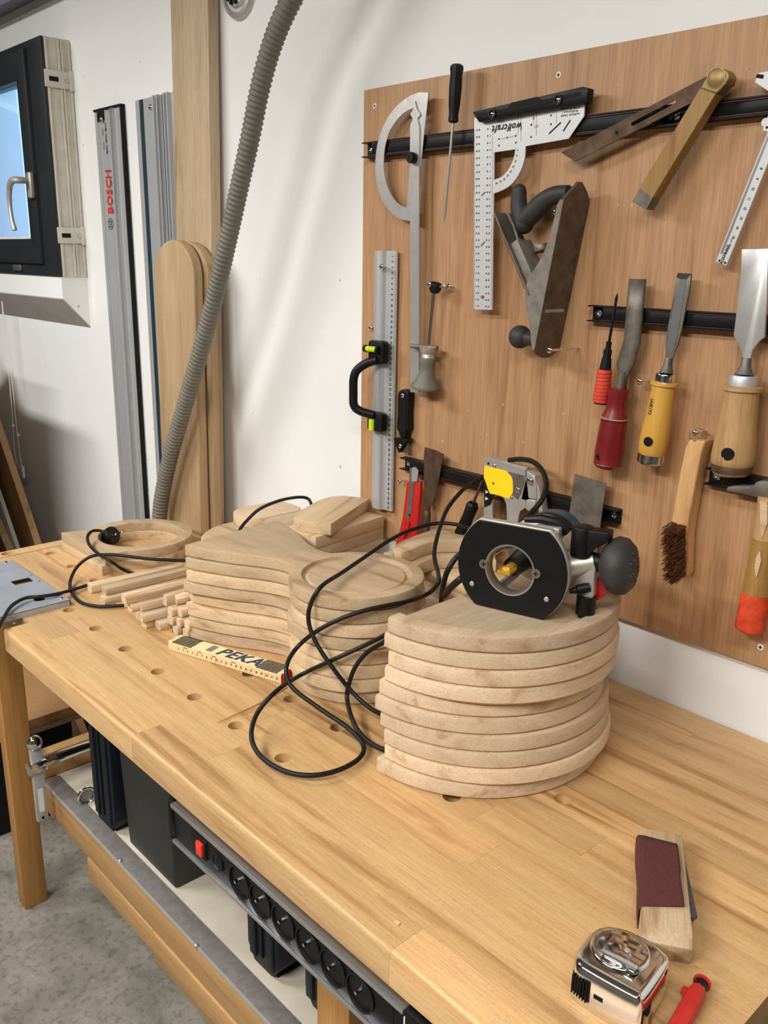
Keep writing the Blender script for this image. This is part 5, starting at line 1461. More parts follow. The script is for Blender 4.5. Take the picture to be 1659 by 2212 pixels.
# sliding head and the jaws
sy = (W(1651, 284, YT) - P0).dot(dr)
sl = MB().box(-0.007, wb + 0.009, sy, sy + 0.045, -0.001, 0.0045, M)
sl.build('slider', WHMET, ca, bevel=0.001, bseg=1)
flat('jaw', WHMET, ca, [(1630, 178), (1638, 157), (1665, 152), (1700, 150), (1712, 215), (1690, 222), (1659, 197)], YT - 0.004, 0.005, bevel=0.0006)
flat('jaw_insert', BLACKM, ca, qc([(358, 140), (425, 148), (415, 190), (340, 178)]), YT - 0.0043, 0.001)
MB().cyl(M @ Vector((-0.007, sy + 0.010, 0.0)), M @ Vector((-0.007, sy + 0.010, 0.004)), 0.0050, None, 16).build('thumb_pad', WHMET, ca)
MB().cyl(M @ Vector((-0.002, sy + 0.005, 0.0042)), M @ Vector((-0.002, sy + 0.005, 0.0048)), 0.0016, None, 10).build('rivet', BLACKM, ca)

# ---------------------------------------------------------------- hand plane: sole turned to the right, side cheek to the room
yF, yK = -0.078, -0.014
pa, pb = W(1218, 427, yF), W(1152, 745, yF)
pl_ = thing('hand_plane', 'old iron hand plane with black handles hanging with its sole to the right', 'plane', (pb.x, YB - 0.002, W(1149, 768, yF).z))
P_ = Vector(pl_.location)
def pp_(u, v, y=yF): p = W(u, v, y); return (p.x - P_.x, p.z - P_.z)
def qpp(pts, y=yF): return [pp_(u, v, y) for u, v in qp(pts)]
# cheek outline in the front plane: sole edge then the hump
sole_t = qpp([(890, 235)])[0]; sole_b = qpp([(530, 2085)])[0]
hump = spx(qp([(850, 228), (815, 300), (775, 470), (720, 690), (650, 880), (560, 1045), (470, 1190), (425, 1320), (418, 1450), (440, 1600), (478, 1780), (490, 1930), (505, 2060)]), 3)
cheek = [pp_(u, v) for u, v in qp([(530, 2085), (890, 235)])] + [pp_(u, v) for u, v in hump]
dY = lambda y: y - P_.y
MB().prism(cheek, dY(yF), dY(yF + 0.0045), 'xz').prism(cheek, dY(yK - 0.0045), dY(yK), 'xz').build('cheeks', CASTG, pl_, smooth=False)
# sole: a plate from the front edge to the wall, with rounded nose and heel
d = Vector((sole_t[0] - sole_b[0], sole_t[1] - sole_b[1])); Ls = d.length; d.normalize()
ex3 = Vector((d.x, 0, d.y)); ey3 = Vector((0, 1, 0)); M = frame((sole_b[0] + 0.0006, dY(yF) + 0.0004, sole_b[1]), ex3, ey3)
Wd = yK - yF
heel = [(Ls, Wd), (Ls + 0.012, Wd * 0.86), (Ls + 0.020, Wd * 0.70), (Ls + 0.0265, Wd * 0.56), (Ls + 0.0265, Wd * 0.44), (Ls + 0.018, Wd * 0.30), (Ls + 0.010, Wd * 0.14), (Ls, 0)]
nose = [(0, 0), (-0.008, Wd * 0.18), (-0.013, Wd * 0.4), (-0.013, Wd * 0.6), (-0.008, Wd * 0.82), (0, Wd)]
mt = Ls * 0.262
mouth = [(mt, Wd * 0.10), (mt + 0.0062, Wd * 0.10), (mt + 0.0062, Wd * 0.90), (mt, Wd * 0.90)]
sole = MB().prism(list(reversed(heel)) + list(reversed(nose)), 0.0, 0.0045, 'xy', holes=[mouth], M=M)
sole.build('sole', CAST, pl_, smooth=False)
MB().box(mt - 0.001, mt + 0.005, Wd * 0.12, Wd * 0.88, 0.0006, 0.02, M).build('iron_edge', STEEL, pl_)
zl = -1.0 if (M @ Vector((0, 0, 1))).x < (M @ Vector((0, 0, 0))).x else 1.0
midY = (yF + yK) / 2
# frog and iron: leaning away from the sole towards the tote
def q3(pt, y): u, v = qp([pt])[0]; p = W(u, v, y); return Vector((p.x - P_.x, dY(y), p.z - P_.z))
i0 = q3((480, 1180), midY - 0.012); i1 = q3((150, 400), midY - 0.012)
di = (i1 - i0).normalized()
MI = frame(i0, di, (0, 1, 0))
Li = (i1 - i0).length
MB().box(-0.03, Li, -0.022, 0.026, -0.001, 0.0016, MI).build('plane_iron', DARKST, pl_, bevel=0.0005, bseg=1)
MB().box(-0.02, Li * 0.62, -0.018, 0.022, 0.0016, 0.006, MI).build('lever_cap', MAROON, pl_, bevel=0.002)
MB().box(-0.015, Li * 0.5, -0.016, 0.020, -0.016, -0.001, MI).build('frog', CASTG, pl_, bevel=0.002)
MB().rod(MI @ Vector((Li * 0.56, -0.012, 0.006)), MI @ Vector((Li * 0.56, 0.016, 0.006)), [(0.004, 0), (0.0055, 0.3), (0.0055, 0.7), (0.004, 1)], 14).build('cap_cam', CHROME, pl_)
MB().tube([MI @ Vector((Li * 0.5, 0.002, -0.004)), MI @ Vector((Li * 0.75, 0.004, -0.006)), MI @ Vector((Li * 0.97, 0.006, -0.004))], 0.003, 8).build('lateral_lever', DARKST, pl_)
w0 = q3((620, 830), midY); 
MB().lathe([(0.0115, -0.005), (0.012, -0.004), (0.012, 0.004), (0.0115, 0.005), (0.004, 0.005), (0.004, -0.005)], Matrix.Translation(w0) @ Matrix.Rotation(math.radians(-18), 4, 'Y'), 26).build('adjust_wheel', BRASS if False else DARKST, pl_)
# tote
tt = [q3(p, midY) for p in ((960, 150), (800, 175), (660, 250), (540, 370), (440, 470), (400, 500))]
MB().tube(smooth_path(tt, 6), 0.014, 16, radii=[0.011 + 0.0045 * math.sin(min(1, i / 30) * 2.2) for i in range(31)]).build('tote', DKRUB, pl_, angle=60)
hn = [q3(p, midY) for p in ((410, 540), (370, 430), (345, 320), (345, 220), (350, 130))]
MB().tube(smooth_path(hn, 6), 0.012, 16, radii=[0.0150 - 0.0036 * i / 24 for i in range(25)]).ball(q3((350, 135), midY), 0.0115, 14, 8).ball(q3((410, 535), midY), 0.0150, 14, 8).build('tote_horn', DKRUB, pl_, angle=60)
nt_ = q3((800, 385), midY - 0.012)
MB().ball(nt_, 0.006, 12, 8, (0.5, 1, 1)).build('tote_nut', CHROME, pl_)
# front knob
kc = q3((360, 1915), midY); ks = q3((500, 1945), midY)
MB().ball(kc, 0.0185, 22, 14).build('front_knob', DKRUB, pl_, angle=60)
MB().rod(kc, ks + Vector((0.012, 0, -0.001)), [(0.012, 0.3), (0.0105, 0.7), (0.013, 1)], 18).build('knob_stem', DKRUB, pl_, angle=60)

# ---------------------------------------------------------------- level ruler
yr = -0.024
lv_ = thing('level_ruler', 'aluminium ruler level with black handle and lime vials at the board edge', 'level', W(820, 1103, yr))
bl2 = Vector(lv_.location)
xl, xr = W(807, 545, yr).x - bl2.x, W(855, 545, yr).x - bl2.x
zt_ = W(830, 542, yr).z - bl2.z; zb_2 = W(836, 1103, yr).z - bl2.z
wr = xr - xl
prf = [(xl, 0.006), (xl, 0.003), (xl + wr * 0.16, 0.003), (xl + wr * 0.22, -0.007), (xl + wr * 0.30, -0.008), (xl + wr * 0.44, -0.006), (xl + wr * 0.56, -0.0075), (xl + wr * 0.62, -0.002), (xl + wr * 0.68, 0.001), (xr - 0.001, 0.0028), (xr, 0.0035), (xr, 0.006)]
MB().prism(prf, zb_2, zt_, 'xy').build('profile', ALU, lv_, smooth=False)
tm = MB()
for k in range(0, 50):
    z = zb_2 + 0.006 + (zt_ - zb_2 - 0.010) * k / 49.5
    put_text(tm, str(50 - k), frame((xr - wr * 0.17, 0.0016, z), (0, 0, -1), (1, 0, 0.0)), 0.0060, bold=0.06)
    put_text(tm, str(k + 1), frame((xl + wr * 0.10, 0.0026, z), (0, 0, 1), (-1, 0, 0)), 0.0045, bold=0.06)
    for j in range(5):
        zj = z + (zt_ - zb_2) / 50 * j / 5
        tm.box(xr - (0.004 if j == 0 else 0.0025), xr - 0.0006, 0.0018, 0.0026, zj, zj + 0.0003)
tm.build('scale_print', INK, lv_, smooth=False)
def lz(x, y): p = W(*q7([(x, y)])[0], yr - 0.012); return Vector((p.x - bl2.x, 0, p.z - bl2.z))
hm_ = MB()
for (x0, y0, x1, y1) in ((145, 112, 250, 290), (137, 620, 240, 776)):
    c0, c1 = lz(x0, y0), lz(x1, y1)
    pts = [(c0.x + (c1.x - c0.x) * (0.5 + 0.5 * x), c0.z + (c1.z - c0.z) * (0.5 - 0.5 * z)) for x, z in rsq(1, 1, 0.35, 5)]
    MB().prism(pts, -0.022, -0.006, 'xz').build('vial_housing', BLACK, lv_, bevel=0.002)
g_ = [lz(*p) for p in ((205, 255), (160, 275), (118, 320), (103, 380), (100, 480), (104, 570), (128, 615), (180, 650))]
g_ = [Vector((p.x, y, p.z)) for p, y in zip(g_, (-0.020, -0.030, -0.040, -0.044, -0.044, -0.044, -0.036, -0.020))]
MB().tube(smooth_path(g_, 5), 0.009, 12, radii=[0.0085] * 36).build('grip', BLACK, lv_, angle=60)
c0 = lz(178, 178)
MB().cyl((c0.x - 0.014, -0.024, c0.z), (c0.x + 0.014, -0.024, c0.z), 0.0056, None, 16).build('vial', LIME, lv_)
for s in (-1, 1): MB().cyl((c0.x + s * 0.014, -0.024, c0.z), (c0.x + s * 0.020, -0.024, c0.z), 0.0072, None, 16).build('vial_cap', BLACK, lv_)
for dx in (-0.004, 0.004): MB().lathe([(0.0058, 0), (0.0058, 0.0006)], Matrix.Translation((c0.x + dx, -0.024, c0.z)) @ Matrix.Rotation(PI / 2, 4, 'Y'), 16, caps=False).build('vial_line', BLACKM, lv_)
c0 = lz(172, 715)
MB().cyl((c0.x, -0.0225, c0.z - 0.011), (c0.x, -0.0225, c0.z + 0.011), 0.0062, None, 16).build('vial', LIME, lv_)
p = lz(207, 1580 - 1991)
p = W(825, 576, yr - 0.014) - bl2
MB().cyl((p.x, -0.006, p.z), (p.x, -0.014, p.z), 0.0022, None, 8).ball((p.x, -0.015, p.z), 0.0055, 12, 8, (1, 0.5, 1)).build('screw', CHROME, lv_)

# ---------------------------------------------------------------- rod tool with flared foot
yq = -0.040
rt_ = thing('rod_clamp', 'steel rod tool with black hexagonal head and grey flared foot', 'clamp', W(920, 845, yq))
br_ = Vector(rt_.location)
def r3(pt, y=yq, f=q5): p = W(*f([pt])[0], y); return p - br_
h0 = r3((603, 1690)); h1 = r3((590, 1770))
MB().rod(h0, h1, [(0.008, 0), (0.0115, 0.12), (0.0118, 0.6), (0.0085, 0.9), (0.006, 1.0)], 6).build('hex_head', BLACK, rt_, bevel=0.0008)
p = r3((590, 1706)) 
MB().ball((p.x - 0.001, p.y - 0.0115, p.z), 0.0052, 12, 8, (1, 0.5, 1)).build('cap_screw', CHROME, rt_)
MB().cyl(r3((620, 1722)), r3((665, 1718), yq + 0.012), 0.0028, None, 10).ball(r3((668, 1718), yq + 0.010), 0.0048, 10, 6).build('side_pin', STEEL, rt_)
MB().cyl(h1, r3((548, 215), yq, q7), 0.0038, None, 14).build('rod', CHROME, rt_)
MB().cyl(r3((427, 157), yq - 0.006, q7), r3((612, 172), yq, q7), 0.0042, None, 12).build('cross_bar', DARKST, rt_)
MB().rod(r3((552, 165), yq, q7), r3((545, 245), yq, q7), [(0.017, 0), (0.016, 0.3), (0.011, 0.6), (0.013, 1.0)], 20).build('collar', SILVER, rt_)
MB().rod(r3((545, 238), yq, q7), r3((526, 462), yq, q7), [(0.0145, 0), (0.0155, 0.06), (0.0128, 0.25), (0.0132, 0.45), (0.019, 0.72), (0.0262, 0.88), (0.0275, 0.95), (0.0262, 1.0)], 32).build('flared_foot', HOSE, rt_, angle=50)
MB().cyl(r3((526, 460), yq, q7), r3((523, 500), yq, q7), 0.005, 0.0035, 10).build('foot_screw', STEEL, rt_)

# ---------------------------------------------------------------- black corner scraper
sc_ = thing('corner_scraper', 'small black triangular scraper screwed to the board above the knife', 'scraper', W(865, 978, -0.03))
bs_ = Vector(sc_.location)
ho = qk([(115, 150), (112, 400), (100, 610), (130, 655), (140, 725), (225, 735), (230, 660), (262, 610), (258, 400), (268, 150), (258, 100), (215, 72), (165, 72), (128, 100)])
flat('handle', BLACK, sc_, ho, -0.030, 0.016, bevel=0.003, smooth=True)
hi_ = qk([(150, 140), (140, 400), (132, 590), (152, 655), (195, 668), (225, 620), (232, 400), (238, 140), (215, 105), (172, 105)])
flat('handle_panel', BLACKM, sc_, hi_, -0.0308, 0.002)
flat('head', BLACK, sc_, qk([(55, 732), (262, 752), (128, 940)]), -0.034, 0.016, bevel=0.0015, smooth=True)
flat('blade', DARKST, sc_, qk([(240, 752), (268, 765), (262, 945), (150, 925)]), -0.026, 0.001)
for pt, y in (((187, 157), -0.032), ((152, 845), -0.035)):
    p = W(*qk([pt])[0], y) - bs_
    MB().ball(p, 0.0046, 12, 8, (1, 0.45, 1)).build('screw', CHROME, sc_)

# utility knife
kf = thing('utility_knife', 'red snap-off utility knife standing blade up on the lower rail', 'knife', W(865, 1165, YT))
flat('body', RED, kf, qk([(240, 1340), (275, 1310), (300, 1330), (345, 1330), (430, 1330), (425, 1500), (385, 1900), (370, 2060), (330, 2200), (80, 2200), (130, 2040), (185, 1800)]), YT - 0.006, 0.008, bevel=0.0025, smooth=True)
flat('blade_channel', DARKST, kf, qk([(285, 1150), (350, 1128), (372, 1135), (402, 1180), (395, 1330), (345, 1335), (325, 1560), (300, 1790), (270, 1850), (205, 1990), (185, 1960), (240, 1800), (280, 1400)]), YT - 0.0068, 0.002)
flat('blade', STEEL, kf, qk([(318, 1140), (350, 1128), (400, 1180), (382, 1325), (345, 1330), (305, 1330)]), YT - 0.0074, 0.0008)
flat('slider', RED, kf, qk([(215, 1840), (270, 1885), (262, 2000), (185, 2110), (195, 1960)]), YT - 0.0110, 0.005, bevel=0.001)
p = W(*qk([(280, 1785)])[0], YT - 0.007) - Vector(kf.location)
MB().cyl(p, p + Vector((0, -0.0006, 0)), 0.0022, None, 10).build('blade_hole', BLACKM, kf)
gg = MB()
for k in range(9):
    for j in range(2):
        q = W(*qk([(388 - 2 * k + j * 22, 1350 + 22 * k)])[0], YT - 0.0062) - Vector(kf.location)
        gg.ball(q, 0.0007, 6, 4)
gg.build('grip_dots', REDG, kf)

# putty knives
pk1 = thing('putty_knife', 'rusty tapered putty knife blade on the lower rail beside the red knife', 'putty knife', W(925, 1150, YT))
flat('blade', RUST, pk1, qk([(490, 860), (560, 880), (640, 905), (745, 955), (700, 1200), (640, 1500), (585, 1660), (495, 1660), (478, 1300), (475, 1000)]), YT, 0.0016)
MB().rod(W(*qk([(530, 1650)])[0], YT - 0.004) - Vector(pk1.location), W(*qk([(512, 2010)])[0], YT - 0.004) - Vector(pk1.location), [(0.0065, 0), (0.0050, 0.2), (0.0068, 0.25), (0.0072, 0.8), (0.006, 1)], 14).build('tang', RUST, pk1)
pk2 = thing('putty_knife', 'wide dark scraper blade on the lower rail right of the stapler', 'putty knife', W(1260, 1160, YT))
flat('blade', DARKST, pk2, q8([(218, 1222), (395, 1275), (362, 1510), (340, 1700), (160, 1700), (180, 1490)]), YT, 0.0018)
MB().rod(W(1258, 1195, YT - 0.004) - Vector(pk2.location), W(1250, 1260, YT - 0.004) - Vector(pk2.location), [(0.016, 0), (0.013, 0.2), (0.014, 0.8), (0.012, 1)], 16).build('handle', OLDW, pk2)
# awl
aw = thing('awl', 'black-handled awl hanging on the lower rail left of the stapler', 'awl', W(1000, 1150, YT))
ba = Vector(aw.location)
MB().cyl(W(*qs([(205, 600)])[0], YT - 0.004) - ba, W(*qs([(10, 1070)])[0], YT - 0.006) - ba, 0.0022, 0.0028, 10).build('shaft', RUST, aw)
MB().rod(W(1023, 1087, YT - 0.008) - ba, W(985, 1180, YT - 0.010) - ba, [(0.008, 0), (0.0115, 0.06), (0.0105, 0.3), (0.0125, 0.7), (0.009, 1.0)], 18).build('handle', BLACK, aw, angle=50)

# ---------------------------------------------------------------- stapler
st = thing('staple_gun', 'worn metal staple gun patched with yellow tape hanging on the lower rail', 'stapler', W(1090, 1140, YT))
bst = Vector(st.location)
yf1 = YT - 0.026
bodyp = qs([(222, 255), (940, 462), (955, 640), (900, 880), (860, 1000), (940, 1090), (1290, 1320), (1170, 1370), (870, 1180), (820, 1390), (800, 1900), (210, 1900), (205, 1340)])
win_ = spx(qs([(370, 1330), (360, 1100), (380, 970), (450, 915), (540, 940), (600, 1040), (620, 1180), (622, 1370), (610, 1420), (400, 1420)]), 3)
flat('side_plate', STEEL, st, qs([(222, 250), (945, 462), (955, 640), (880, 980), (960, 1000), (940, 1140), (850, 1200), (810, 1400), (800, 1700), (205, 1700), (210, 1000)]), yf1, 0.0015, holes=[win_])
flat('side_plate', DARKST, st, qs([(222, 250), (945, 462), (955, 640), (880, 980), (960, 1000), (940, 1140), (850, 1200), (810, 1400), (800, 1700), (205, 1700), (210, 1000)]), yf1 + 0.024, 0.0015, holes=[win_])
# top cover and lever end
t0, t1 = W(*qs([(222, 245)])[0], yf1), W(*qs([(945, 460)])[0], yf1)
dx_ = t1 - t0
Mst = frame(t0 - bst, dx_, (0, 1, 0))
MB().box(0, dx_.length, 0, 0.0255, -0.0015, 0.0005, Mst).box(dx_.length * 0.36, dx_.length * 0.98, 0.006, 0.016, 0.0005, 0.0022, Mst).build('top_cover', STEEL, st, bevel=0.0006)
flat('lever_cheek', STEEL, st, qs([(960, 465), (1120, 560), (1150, 760), (1140, 985), (1000, 965), (985, 800), (960, 640)]), yf1 + 0.002, 0.020, bevel=0.002, smooth=True)
flat('lever', SILVER, st, qs([(1125, 570), (1180, 740), (1215, 880), (1260, 1200), (1290, 1330), (1200, 1320), (1170, 1100), (1150, 980), (1150, 760)]), yf1 + 0.004, 0.016, bevel=0.002, smooth=True)
flat('lever_link', STEEL, st, qs([(965, 985), (1130, 1000), (1120, 1200), (1000, 1200), (935, 1140)]), yf1 - 0.001, 0.014, bevel=0.002, smooth=True)
flat('spring_plate', DARKST, st, qs([(560, 470), (930, 560), (940, 660), (870, 880), (810, 990), (720, 900), (720, 620)]), yf1 - 0.0008, 0.001)
for pt, r in (((1030, 655), 0.0065), ((815, 820), 0.0055), ((700, 950), 0.003), ((395, 385), 0.0035)):
    p = W(*qs([pt])[0], yf1 - 0.001) - bst
    MB().ball(p, r, 14, 8, (1, 0.5, 1)).build('rivet', CHROME, st)
p = W(*qs([(290, 343)])[0], yf1 - 0.0003) - bst
MB().cyl(p, p + Vector((0, -0.0004, 0)), 0.0022, None, 10).build('hole', BLACKM, st)
flat('dark_label', BLACKM, st, qs([(215, 600), (330, 880), (420, 905), (360, 1000), (330, 1080), (215, 1130)]), yf1 - 0.0005, 0.0006)
tape = flat('yellow_tape', YELLOW, st, qs([(222, 378), (330, 410), (470, 440), (612, 480), (700, 580), (722, 640), (730, 800), (722, 880), (660, 978), (540, 940), (440, 905), (318, 885), (280, 800), (230, 650), (205, 590), (212, 450)]), yf1 - 0.0016, 0.0012, bevel=0.0004)
tm = MB()
for pt in ((262, 840), (258, 960)):
    tm.prism([(x - bst.x, z - bst.z) for x, z in wpoly(qs([(pt[0] - 20, pt[1] - 25), (pt[0] + 32, pt[1] + 18), (pt[0] - 24, pt[1] + 40)]), yf1 - 0.0008)], yf1 - 0.0008 - bst.y, yf1 - 0.0006 - bst.y, 'xz')
tm.build('label_mark', WHITE, st, smooth=False)
p = W(*qs([(378, 695)])[0], yf1 - 0.0018) - bst
MB().ball(p, 0.0024, 10, 6, (1, 0.4, 1)).build('rivet', BRASS, st)

# ---------------------------------------------------------------- chisels
def chisel_handle(o, a, b, prof, mat, seg=22, nm='handle'):
    bb_ = Vector(o.location)
    return MB().rod(a - bb_, b - bb_, prof, seg).build(nm, mat, o, angle=50)
# gouge with maroon handle
yc_ = YT - 0.010
gg_ = thing('gouge', 'dark steel gouge with a glossy maroon handle on the chisel rail', 'chisel', W(*q8([(395, 1185)])[0], yc_))
bg = Vector(gg_.location)
A_, B2, C_, D_ = (W(*q8([p])[0], YT - 0.005) for p in ((562, 112), (530, 470), (495, 600), (478, 735)))
n_ = 7
def gouge_ring(c, w, hgt, ax):
    ex = Vector((1, 0, 0)); ex = (ex - ax * ex.dot(ax)).normalized()
    return [c + ex * (w * math.sin(t)) + Vector((0, 1, 0)) * (hgt * (1 - math.cos(t))) for t in [-1.25 + 2.5 * k / n_ for k in range(n_ + 1)]]
ax = (A_ - B2).normalized()
rings_ = [gouge_ring(A_, 0.0140, 0.010, ax), gouge_ring((A_ + B2) / 2, 0.0140, 0.010, ax), gouge_ring(B2, 0.0140, 0.010, ax), gouge_ring(C_, 0.0145, 0.008, ax), gouge_ring(C_ + (D_ - C_) * 0.45, 0.0075, 0.006, ax), gouge_ring(D_, 0.0068, 0.006, ax)]
vs = [p - bg for r in rings_ for p in r]
k_ = n_ + 1
gm = MB().add(vs, [(i * k_ + j, i * k_ + j + 1, (i + 1) * k_ + j + 1, (i + 1) * k_ + j) for i in range(len(rings_) - 1) for j in range(n_)])
go = gm.build('blade', DARKST, gg_, angle=60)
md = go.modifiers.new('thickness', 'SOLIDIFY'); md.thickness = 0.003; md.offset = 0
MB().cyl(C_ + (D_ - C_) * 0.3 - bg, D_ - bg + (D_ - C_) * 0.1, 0.0055, 0.0065, 12).build('tang', DARKST, gg_)
chisel_handle(gg_, W(*q8([(470, 733)])[0], yc_), W(*q8([(400, 1188)])[0], yc_), [(0.0120, 0), (0.0152, 0.015), (0.0155, 0.06), (0.0138, 0.16), (0.0158, 0.27), (0.0195, 0.345), (0.0200, 0.365), (0.0192, 0.37), (0.0198, 0.40), (0.0212, 0.6), (0.0222, 0.8), (0.0212, 0.93), (0.0218, 0.94), (0.0180, 0.985), (0.012, 1.0)], MAROON)
hA = W(*q8([(470, 733)])[0], yc_) - bg; hB = W(*q8([(400, 1188)])[0], yc_) - bg
for t0_, t1_, r, m_ in ((0.355, 0.372, 0.0206, OLDW), (0.392, 0.396, 0.0200, BLACKM), (0.405, 0.409, 0.0202, BLACKM)):
    MB().rod(hA + (hB - hA) * t0_, hA + (hB - hA) * t1_, [(r, 0), (r, 1)], 22).build('ring', m_, gg_)
p = hA + (hB - hA) * 0.84 + Vector((-0.004, -0.0206, 0))
MB().cyl(p + Vector((0, 0.004, 0)), p + Vector((0, -0.001, 0)), 0.0048, None, 14).build('hang_hole', BLACKM, gg_)

def bench_chisel(name, label, tip, tipw, shoulder, neck, ferr, hnd_end, wtop, wsh, hprof, hmat, ferr_r, bolster_r, bevels, hole_px, end_mat):
    y0 = YT - 0.004
    o = thing(name, label, 'chisel', W(*qx([hnd_end])[0], yc_))
    bo_ = Vector(o.location)
    return o, bo_
# middle chisel
mc = thing('chisel', 'slim chisel with a varnished yellow handle on the chisel rail', 'chisel', W(*qx([(262, 2020)])[0], yc_))
bm_ = Vector(mc.location)
flat('blade', DARKST, mc, qx([(545, 45), (688, 55), (670, 200), (590, 620), (550, 790), (520, 850), (490, 940), (480, 1010), (490, 1090), (380, 1090), (405, 1010), (418, 940), (420, 850), (415, 790), (440, 620), (515, 200)]), YT - 0.003, 0.0042, bevel=0.0012, smooth=True)
flat('blade_face', BLACK if False else ALUD, mc, qx([(570, 110), (635, 112), (605, 300), (560, 600), (505, 840), (470, 900), (440, 850), (435, 780), (480, 520), (540, 240)]), YT - 0.0036, 0.001)
flat('cutting_bevel', CHROME, mc, qx([(548, 46), (686, 56), (640, 108), (568, 108), (535, 88)]), YT - 0.0038, 0.0012)
f0_, f1_ = W(*qx([(425, 1092)])[0], yc_), W(*qx([(412, 1172)])[0], yc_)
MB().rod(W(*qx([(452, 930)])[0], yc_ + 0.004) - bm_, f0_ - bm_, [(0.0045, 0), (0.0055, 0.5), (0.0098, 1.0)], 16).build('bolster', DARKST, mc)
MB().rod(f0_ - bm_, f1_ - bm_, [(0.0128, 0), (0.0134, 0.1), (0.0138, 1.0)], 20).build('ferrule', CHROME, mc)
h1_ = W(*qx([(276, 1925)])[0], yc_)
MB().rod(f1_ - bm_, h1_ - bm_, [(0.0145, 0), (0.0195, 0.01), (0.0198, 0.045), (0.0165, 0.06), (0.0165, 0.12), (0.0178, 0.3), (0.0198, 0.6), (0.0208, 0.85), (0.0200, 0.97), (0.0185, 1.0)], 22).build('handle', GOLDW, mc, angle=50)
MB().rod(h1_ - bm_, W(*qx([(262, 2022)])[0], yc_) - bm_, [(0.0188, 0), (0.0192, 0.1), (0.0192, 0.8), (0.0165, 1.0)], 22).build('end_hoop', CHROME, mc)
dz_ = (h1_ - f1_)
p = f1_ - bm_ + dz_ * 0.80 + Vector((0.0025, -0.0200, 0))
MB().cyl(p + Vector((0, 0.006, 0)), p + Vector((0, -0.0012, 0)), 0.0068, None, 16).build('hang_hole', BLACKM, mc)
tm = MB(); p = f1_ - bm_ + dz_ * 0.33 + Vector((-0.004, -0.0194, 0))
put_text(tm, 'STUBAI', frame(p, -dz_, (1, 0, 0)), 0.0068, bold=0.03); tm.build('stamp', INK, mc, smooth=False)
# broad chisel
bc = thing('chisel', 'broad heavy chisel with a worn wooden handle at the right edge', 'chisel', W(*qx([(1105, 2140)])[0], yc_))
bb2 = Vector(bc.location)
flat('blade', STEEL, bc, qx([(1210, -200), (1490, -210), (1475, 300), (1450, 710), (1390, 760), (1330, 840), (1305, 920), (1300, 1010), (1310, 1100), (1165, 1100), (1205, 1010), (1220, 930), (1205, 850), (1165, 760), (1125, 700), (1160, 420), (1200, 60)]), YT - 0.004, 0.0055, bevel=0.001, smooth=True)
f0_, f1_ = W(*qx([(1238, 1108)])[0], yc_), W(*qx([(1222, 1215)])[0], yc_)
MB().rod(W(*qx([(1265, 930)])[0], yc_ + 0.003) - bb2, f0_ - bb2, [(0.0060, 0), (0.0070, 0.5), (0.0125, 1.0)], 16).build('bolster', DARKST, bc)
MB().rod(f0_ - bb2, f1_ - bb2, [(0.0170, 0), (0.0178, 0.1), (0.0182, 1.0)], 22).build('ferrule', ALU, bc)
h1_ = W(*qx([(1113, 2040)])[0], yc_)
MB().rod(f1_ - bb2, h1_ - bb2, [(0.020, 0), (0.0255, 0.012), (0.0258, 0.055), (0.0225, 0.07), (0.0225, 0.15), (0.0240, 0.4), (0.0272, 0.7), (0.0282, 0.9), (0.0272, 0.985), (0.0255, 1.0)], 24).build('handle', OLDW, bc, angle=50)
MB().rod(h1_ - bb2, W(*qx([(1106, 2110)])[0], yc_) - bb2, [(0.0262, 0), (0.0266, 0.2), (0.0258, 1.0)], 24).build('end_hoop', RUST, bc)
MB().rod(W(*qx([(1106, 2108)])[0], yc_) - bb2, W(*qx([(1104, 2145)])[0], yc_) - bb2, [(0.0254, 0), (0.0230, 0.6), (0.0200, 1.0)], 18).build('mushroomed_end', PALE, bc)
dz_ = (h1_ - f1_)
p = f1_ - bb2 + dz_ * 0.82 + Vector((0.0045, -0.0268, 0))
MB().cyl(p + Vector((0, 0.008, 0)), p + Vector((0, -0.0012, 0)), 0.0085, None, 16).build('hang_hole', BLACKM, bc)

# ---------------------------------------------------------------- wire brush
wb_ = thing('wire_brush', 'wooden scratch brush with brown bristles hanging from a brass eyelet', 'brush', W(*qbr([(470, 2010)])[0], -0.04))
bw = Vector(wb_.location)
yb0, yb1 = YB - 0.004, -0.042
fx = lambda pts: [(x - bw.x, z - bw.z) for x, z in wpoly(qbr(pts), yb1)]
face = [(540, 190), (500, 280), (480, 330), (420, 620), (340, 1050), (305, 1260), (300, 1310), (300, 1400), (300, 1800), (330, 1960), (420, 2010), (480, 2020), (530, 1960), (560, 1500), (600, 1000), (690, 480), (715, 330), (760, 230), (790, 195)]
face = [(540, 190), (490, 290), (478, 340), (420, 620), (345, 1050), (305, 1290), (318, 1700), (350, 1940), (420, 2010), (485, 2015), (500, 1900), (505, 1500), (545, 1200), (600, 900), (665, 550), (705, 360), (735, 270), (755, 200)]
MB().prism(fx(face), yb1 - bw.y, yb0 - bw.y, 'xz').build('handle', BRUSHW, wb_, bevel=0.0025, bseg=3, smooth=True)
